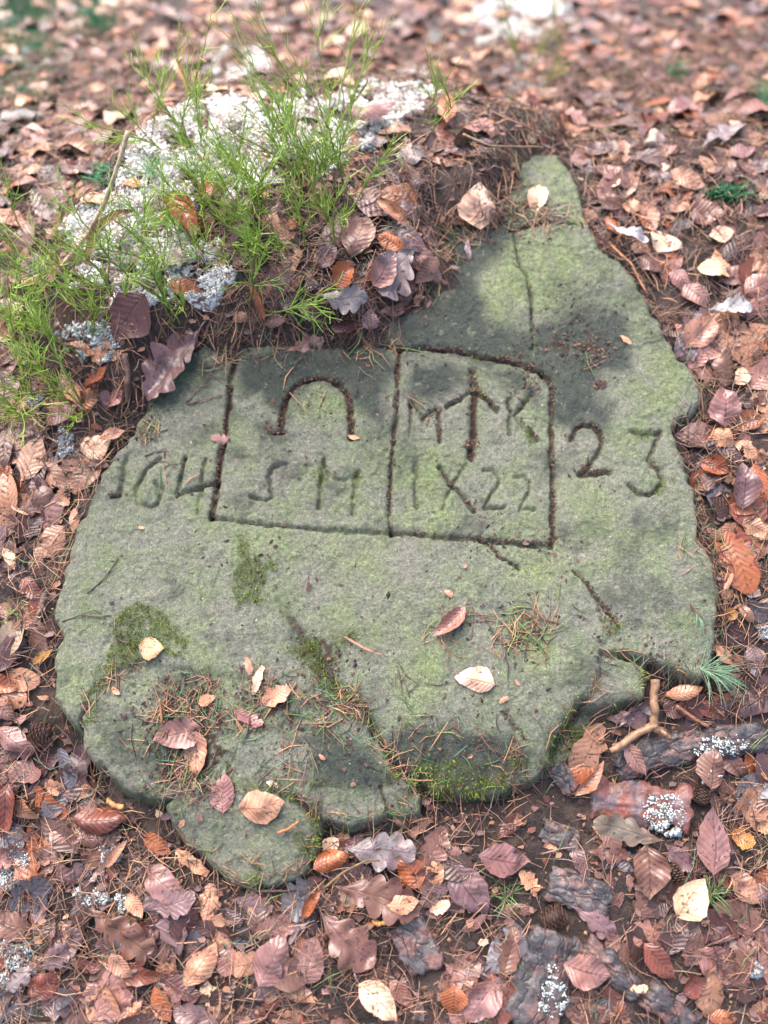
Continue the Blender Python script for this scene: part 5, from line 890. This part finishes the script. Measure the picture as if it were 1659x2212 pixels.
stick('twig', 'branched dark twig above the left moss patch', [([(133, 1343, .001), (175, 1328, .003), (228, 1335, .001)], .0009, .0007), ([(175, 1328, .002), (205, 1318, .002), (220, 1326, .001)], .0007, .0006)], (72, 58, 48), lift=.001)
stick('twig', 'dark twig above the carved 4', [([(312, 985, .001), (335, 975, .002), (362, 974, .001)], .0011, .0008)], (80, 70, 60), lift=.001)
stick('twig', 'orange brown twig crossing the moss at the third lobe', [([(600, 1800, .012), (625, 1790, .012), (645, 1776, .01)], .0022, .0018)], (168, 104, 66))
stick('twig', 'long brown needle stem right of the bark branch', [([(1630, 1650, .01), (1655, 1680, .01), (1670, 1690, .01)], .003, .002)], (150, 110, 78))
stick('twig', 'pale stem lying behind the cone at the mound top', [([(1000, 290, .03), (1060, 315, .03), (1170, 318, .02)], .002, .0015)], (150, 124, 96))
stick('twig', 'brown stem behind the stone shoulder', [([(1060, 240, .01), (1130, 270, .02), (1200, 305, .01)], .0016, .0014)], (130, 100, 84))
# pale round cut end
s = Soup(); q = hit1(1410, 305); nrm_ = np.array([0, -.5, .86])
stick('cut_log', 'small log with a pale round cut end behind the right of the stone', [([(1414, 290, .008), (1410, 312, .012)], .011, .011)], (176, 156, 138), k=14, cat='log')

# pine cones
def cone(u, v, size, label, seed, axis_ang=0.3, lift=.0):
    r = np.random.default_rng(seed); q = hit1(u, v); dep = (q-CAM).dot(FWD); L = size*dep*TH/829.5; Rr = L*.40; a = np.array([math.cos(axis_ang), math.sin(axis_ang), .25]); a /= np.linalg.norm(a); b = np.cross([0, 0, 1.], a); b /= np.linalg.norm(b); c = np.cross(a, b)
    root = empty('pine_cone', q, label=label, category='pine cone'); cen = np.array([0, 0, Rr*.8+lift]); s = Soup(); tt = np.linspace(-1, 1, 9)
    s.tube(cen+a*(tt*L*.46)[:, None], Rr*.72*np.sqrt(np.clip(1-(tt*.95)**2, .02, 1)), srgb(48, 34, 30), 9); link('core', s.mesh('core'), M_cone, root)
    s2 = Soup(); n = 84
    for i in range(n):
        t_ = (i+.5)/n; x = (t_*2-1)*.93; th = i*2.39996; rad = Rr*.72*math.sqrt(max(.03, 1-x*x)); d = b*math.cos(th)+c*math.sin(th); sd_ = -b*math.sin(th)+c*math.cos(th); base = cen+a*x*L*.46+d*rad*.8; out = d*(.75)+a*.45; out /= np.linalg.norm(out)
        l = Rr*.42; w = Rr*.24; up = np.cross(sd_, out); tip = base+out*l
        v_ = [base-sd_*w*.5, base+sd_*w*.5, tip+sd_*w+up*w*.2, tip-sd_*w+up*w*.2, tip+out*l*.1+up*w*.6, base-up*w*.3]
        s2.add(v_, [(0, 1, 2), (0, 2, 3), (3, 2, 4), (0, 3, 5), (3, 4, 5), (1, 5, 2), (2, 5, 4)], srgb(112, 84, 72)*r.uniform(.55, 1.3))
    link('scales', s2.mesh('scales', smooth=False), M_cone, root, kind='stuff')
cone(1190, 1984, 62, 'dark pine cone lying between two bark slabs', 1, .4); cone(998, 322, 44, 'pine cone half hidden under needles at the mound top', 2, .9, .004); cone(96, 1588, 56, 'dark pine cone beside the left edge of the lower stone', 3, -.2)
cone(1512, 1722, 46, 'blackened cone under the speckled brown leaf', 4, 1.2); cone(1452, 1888, 46, 'dark round cone left of the pointed red brown leaf', 5, 2.0)

# green sprigs of needles
def sprig(u, v, cnt, ln, spread, direc, col, label, elev=(.1, .6), cat='needle sprig', h=.012, rad=.0006):
    q = hit1(u, v); q[2] += h; root = empty('pine_sprig', q, label=label, category=cat); s = Soup(); r = np.random.default_rng(int(u))
    s.tube(np.array([[-math.cos(direc)*.02, -math.sin(direc)*.02, -.006], [0, 0, 0], [math.cos(direc)*.012, math.sin(direc)*.012, .003]]), .0016, srgb(100, 72, 54), 5); link('stem', s.mesh('stem'), M_wood, root)
    for i in range(cnt):
        s = Soup(); a = direc+r.normal(0, spread); e = r.uniform(*elev); L = ln*r.uniform(.6, 1.1); d = np.array([math.cos(a)*math.cos(e), math.sin(a)*math.cos(e), math.sin(e)]); t_ = np.linspace(0, 1, 4)[:, None]
        o_ = np.array([math.cos(direc), math.sin(direc), 0])*r.uniform(-.01, .012); pts = o_+d*L*t_+np.array([0, 0, -1])*L*.35*t_**2; hz = HT(pts[:, 0]+q[0], pts[:, 1]+q[1], True)-q[2]+.003; pts[:, 2] = np.maximum(pts[:, 2], hz)
        s.tube(pts, np.array([1, 1, .9, .4])*rad, srgb(*col)*r.uniform(.7, 1.3), 3, False); link('needle', s.mesh('needle'), M_needle, root)
sprig(1521, 1455, 75, .058, .75, -.25, (112, 142, 112), 'green pine sprig fanning out to the right of the stone', (.0, .7))
sprig(1530, 1935, 30, .04, 1.3, .6, (96, 128, 74), 'green needle tuft above the big cream leaf', (.1, .9)); sprig(330, 400, 44, .05, .9, 1.5, (130, 168, 120), 'pale green pine sprig in front of the white lichen', (.2, 1.1), h=.02)
sprig(1095, 1940, 20, .03, 1.5, .8, (110, 140, 80), 'short green tuft beside the crumpled tan leaf', (.1, .9)); sprig(40, 1330, 16, .03, 1.5, .3, (110, 140, 80), 'few green blades at the left picture edge', (.1, .9)); sprig(1500, 1330, 8, .03, 1.0, -1.2, (110, 150, 120), 'few green needles hanging over the right stone edge', (.0, .5))
sprig(1610, 1210, 12, .03, 1.3, 1.2, (110, 150, 70), 'grass blades between orange leaves at the right', (.3, 1.1)); sprig(600, 540, 14, .035, 1.0, -1.0, (110, 150, 90), 'green needle tuft beside the ribbed leaf', (.1, .8), h=.02)

# ------------------------------------------------------------------ bilberry plants
def bilberry(u, v, H, lean_a, lean, seed, label, density=1.0, rad=.00125):
    r = np.random.default_rng(seed); q = hit1(u, v); q[2] -= .003; root = empty('bilberry_plant', q, label=label, category='plant', group='leafless green bilberry plants')
    g0 = srgb(122, 148, 60)*r.uniform(.8, 1.15); g1 = srgb(170, 200, 92)
    def chain(p, d, L, n, wob_, up=.12):
        pts = [p]; sgn = 1
        for i in range(n):
            side_ = np.cross(d, [0, 0, 1.]); side_ /= np.linalg.norm(side_)+1e-6; d = d+side_*wob_*sgn*r.uniform(.5, 1.3)+r.normal(0, .06, 3)+np.array([0, 0, up*.3]); d /= np.linalg.norm(d); sgn = -sgn; pts.append(pts[-1]+d*L/n)
        return np.array(pts), d
    d0 = np.array([math.cos(lean_a)*lean, math.sin(lean_a)*lean, 1.]); d0 /= np.linalg.norm(d0); stem, _ = chain(np.zeros(3), d0, H, 9, .16)
    s = Soup(); base_col = srgb(96, 92, 50); cc = np.linspace(0, 1, len(stem))[:, None]
    s.tube(stem, np.linspace(rad*1.2, rad*.6, len(stem)), g0, 5); link('stem', s.mesh('stem'), M_plant, root)
    nb = int(5*density)
    for k in range(nb):
        i = int(r.integers(2, len(stem)-1)); p = stem[i]; dd = stem[i+1]-stem[i]; dd /= np.linalg.norm(dd); az = r.uniform(0, 6.28); sv = np.cross(dd, [math.cos(az), math.sin(az), .2]); sv /= np.linalg.norm(sv); d = dd*1.0+sv*.45; d /= np.linalg.norm(d)
        L = H*r.uniform(.3, .6); br, _ = chain(p, d, L, 6, .24, .35); s = Soup(); s.tube(br, np.linspace(rad*.75, rad*.42, len(br)), (g0*.6+g1*.4) if r.random() > .12 else srgb(120, 92, 64), 4, False)
        for m in range(int(r.integers(2, 5))):
            j = int(r.integers(1, len(br)-1)); dd2 = br[j+1]-br[j]; dd2 /= np.linalg.norm(dd2); az = r.uniform(0, 6.28); sv = np.cross(dd2, [math.cos(az), math.sin(az), .3]); sv /= np.linalg.norm(sv); d2 = dd2*.85+sv*.5; d2 /= np.linalg.norm(d2)
            tw, _ = chain(br[j], d2, L*r.uniform(.35, .7), 4, .22); s.tube(tw, np.linspace(rad*.5, rad*.32, len(tw)), g1*r.uniform(.8, 1.1), 3, False)
        link('branch', s.mesh('branch'), M_plant, root)
    return root
zoneP = [('on the mound right of the white lichen', 430, 600, 380, 570, 34), ('on the mound above the leaf pile', 600, 760, 310, 550, 28), ('at the left picture edge', 0, 200, 600, 900, 36), ('left of the stone top', 200, 400, 520, 700, 18), ('behind the mound crest', 560, 760, 230, 330, 10),
         ('rising behind the needle bed', 900, 1020, 230, 320, 3), ('far behind the stone', 1120, 1180, 150, 240, 3), ('behind the left lichen', 330, 470, 250, 330, 8), ('among thin lichen at the far left', 20, 130, 500, 640, 5)]
def plant_label(tw, lw, zn, u, v):
    ds = sorted(LM, key=lambda t_: (t_[1]-u)**2+(t_[2]-v)**2)
    for c_ in [f"{tw} green bilberry plant {lw} {zn}"]+[f"{tw} green bilberry plant {lw}, {side(u, v, q[1], q[2])} {q[0]}" for q in ds[:6]]+[f"{tw} bilberry twigs {lw}, between {ds[0][0]} and {q[0]}" for q in ds[1:5]]+[f"{tw} {sz} bilberry plant {lw}, {side(u, v, q[1], q[2])} {q[0]}" for sz in ('bright', 'many stemmed', 'thin') for q in ds[:1]][:0]+[f"{tw} green bilberry plant {lw}, closest to a line from {p[0]} to {q[0]}" for p in ds[:3] for q in ds[3:7]]:
        if c_ not in USED and len(c_.split()) <= 16: USED[c_] = 1; return c_
    return f"{tw} green bilberry plant {lw} {zn}"
br_ = np.random.default_rng(17)
for zn, x0, x1, y0, y1, c_ in zoneP:
    for i in range(c_):
        u, v = br_.uniform(x0, x1), br_.uniform(y0, y1); ds = sorted(LM, key=lambda t_: (t_[1]-u)**2+(t_[2]-v)**2)[0]; H = br_.uniform(.08, .165)*(1.15 if y1 < 340 else 1); la = br_.uniform(-2.8, -.2) if br_.random() < .5 else br_.uniform(0, 6.28); le = br_.uniform(.1, 1.2)
        tallw = 'tall' if H > .16 else ('short' if H < .12 else 'mid height'); lw = 'upright' if le < .35 else ('leaning left' if math.cos(la) < -.3 else ('leaning right' if math.cos(la) > .3 else 'leaning'))
        bilberry(u, v, H, la, le, 1000+int(u*7+v), plant_label(tallw, lw, zn, u, v), 1.3)
# the long foreground stem reaching to the upper left, and two shoots beside the stone
def long_stem(pts, label, seed):
    r = np.random.default_rng(seed); W_ = np.array([hit1(a, b, h_) for a, b, h_ in pts]); q = W_[0].copy(); root = empty('bilberry_plant', q, label=label, category='plant', group='leafless green bilberry plants')
    tt = np.linspace(0, len(W_)-1, 16); ii = np.clip(tt.astype(int), 0, len(W_)-2); ff = (tt-ii)[:, None]; w = W_[ii]*(1-ff)+W_[ii+1]*ff-q; w[1:-1] += r.normal(0, .0012, w[1:-1].shape); s = Soup(); cols = np.repeat(np.linspace(0, 1, 16), 5)[:, None]
    s.tube(w, np.linspace(.0022, .0011, 16), srgb(100, 112, 56), 5); link('stem', s.mesh('stem'), M_plant, root)
    for k in range(12):
        j = int(r.integers(6, 15)); d = w[j]-w[j-1]; d /= np.linalg.norm(d); d = d+r.normal(0, .55, 3)+np.array([0, 0, .15]); d /= np.linalg.norm(d); s = Soup(); p = w[j]; pts_ = [p]
        for m in range(6): d = d+r.normal(0, .2, 3); d /= np.linalg.norm(d); p = p+d*.011; pts_.append(p)
        s.tube(pts_, np.linspace(.001, .0005, 7), srgb(128, 160, 62), 4, False)
        for m in range(4):
            e = d+r.normal(0, .7, 3); e /= np.linalg.norm(e); b0 = pts_[int(r.integers(1, 6))]; s.tube([b0, b0+e*.012, b0+e*.024+r.normal(0, .002, 3)], [.0007, .0005, .0004], srgb(140, 172, 70), 3, False)
        link('branch', s.mesh('branch'), M_plant, root)
long_stem([(382, 672, 0), (340, 640, .03), (270, 590, .08), (205, 520, .12), (150, 430, .15)], 'long bilberry stem bowing far to the upper left over the lichen', 1)
long_stem([(190, 900, 0), (170, 860, .03), (140, 800, .06), (100, 720, .09), (60, 660, .11)], 'long green stem bowing left beside the orange curled leaf', 2)
long_stem([(378, 708, .0), (365, 690, .02), (350, 640, .05), (335, 600, .08), (325, 580, .1)], 'dark green stem pair standing above the purple oak leaf', 3)
long_stem([(532, 655, 0), (545, 640, .03), (545, 600, .07), (548, 560, .11), (535, 540, .14)], 'straight green stem in front of the mauve oak leaf', 4)
long_stem([(560, 690, 0), (580, 680, .02), (620, 668, .03), (660, 655, .045), (690, 655, .05)], 'bright green shoot reaching right over the dark soil', 5)
for i, (u, v, L_, a_) in enumerate([(395, 800, .03, 1.2), (930, 840, .02, .3), (1275, 590, .02, .3)][:1]):
    pass
byl = {}
for o in scn.objects:
    if o.name.startswith('bilberry_plant'): byl.setdefault(o['label'], []).append(o)
for lb_, os_ in byl.items():
    if len(os_) > 1:
        for w_, o in zip(('leftmost', 'second from left', 'third from left', 'fourth from left', 'fifth from left'), sorted(os_, key=lambda q: q.location.x)):
            o['label'] = ' '.join(f"{w_} {lb_}".replace('leafless ', '').replace('mid height green ', 'mid height ').split()[:16])
print('tris', sum(len(o.data.polygons) for o in scn.objects if o.type == 'MESH'))
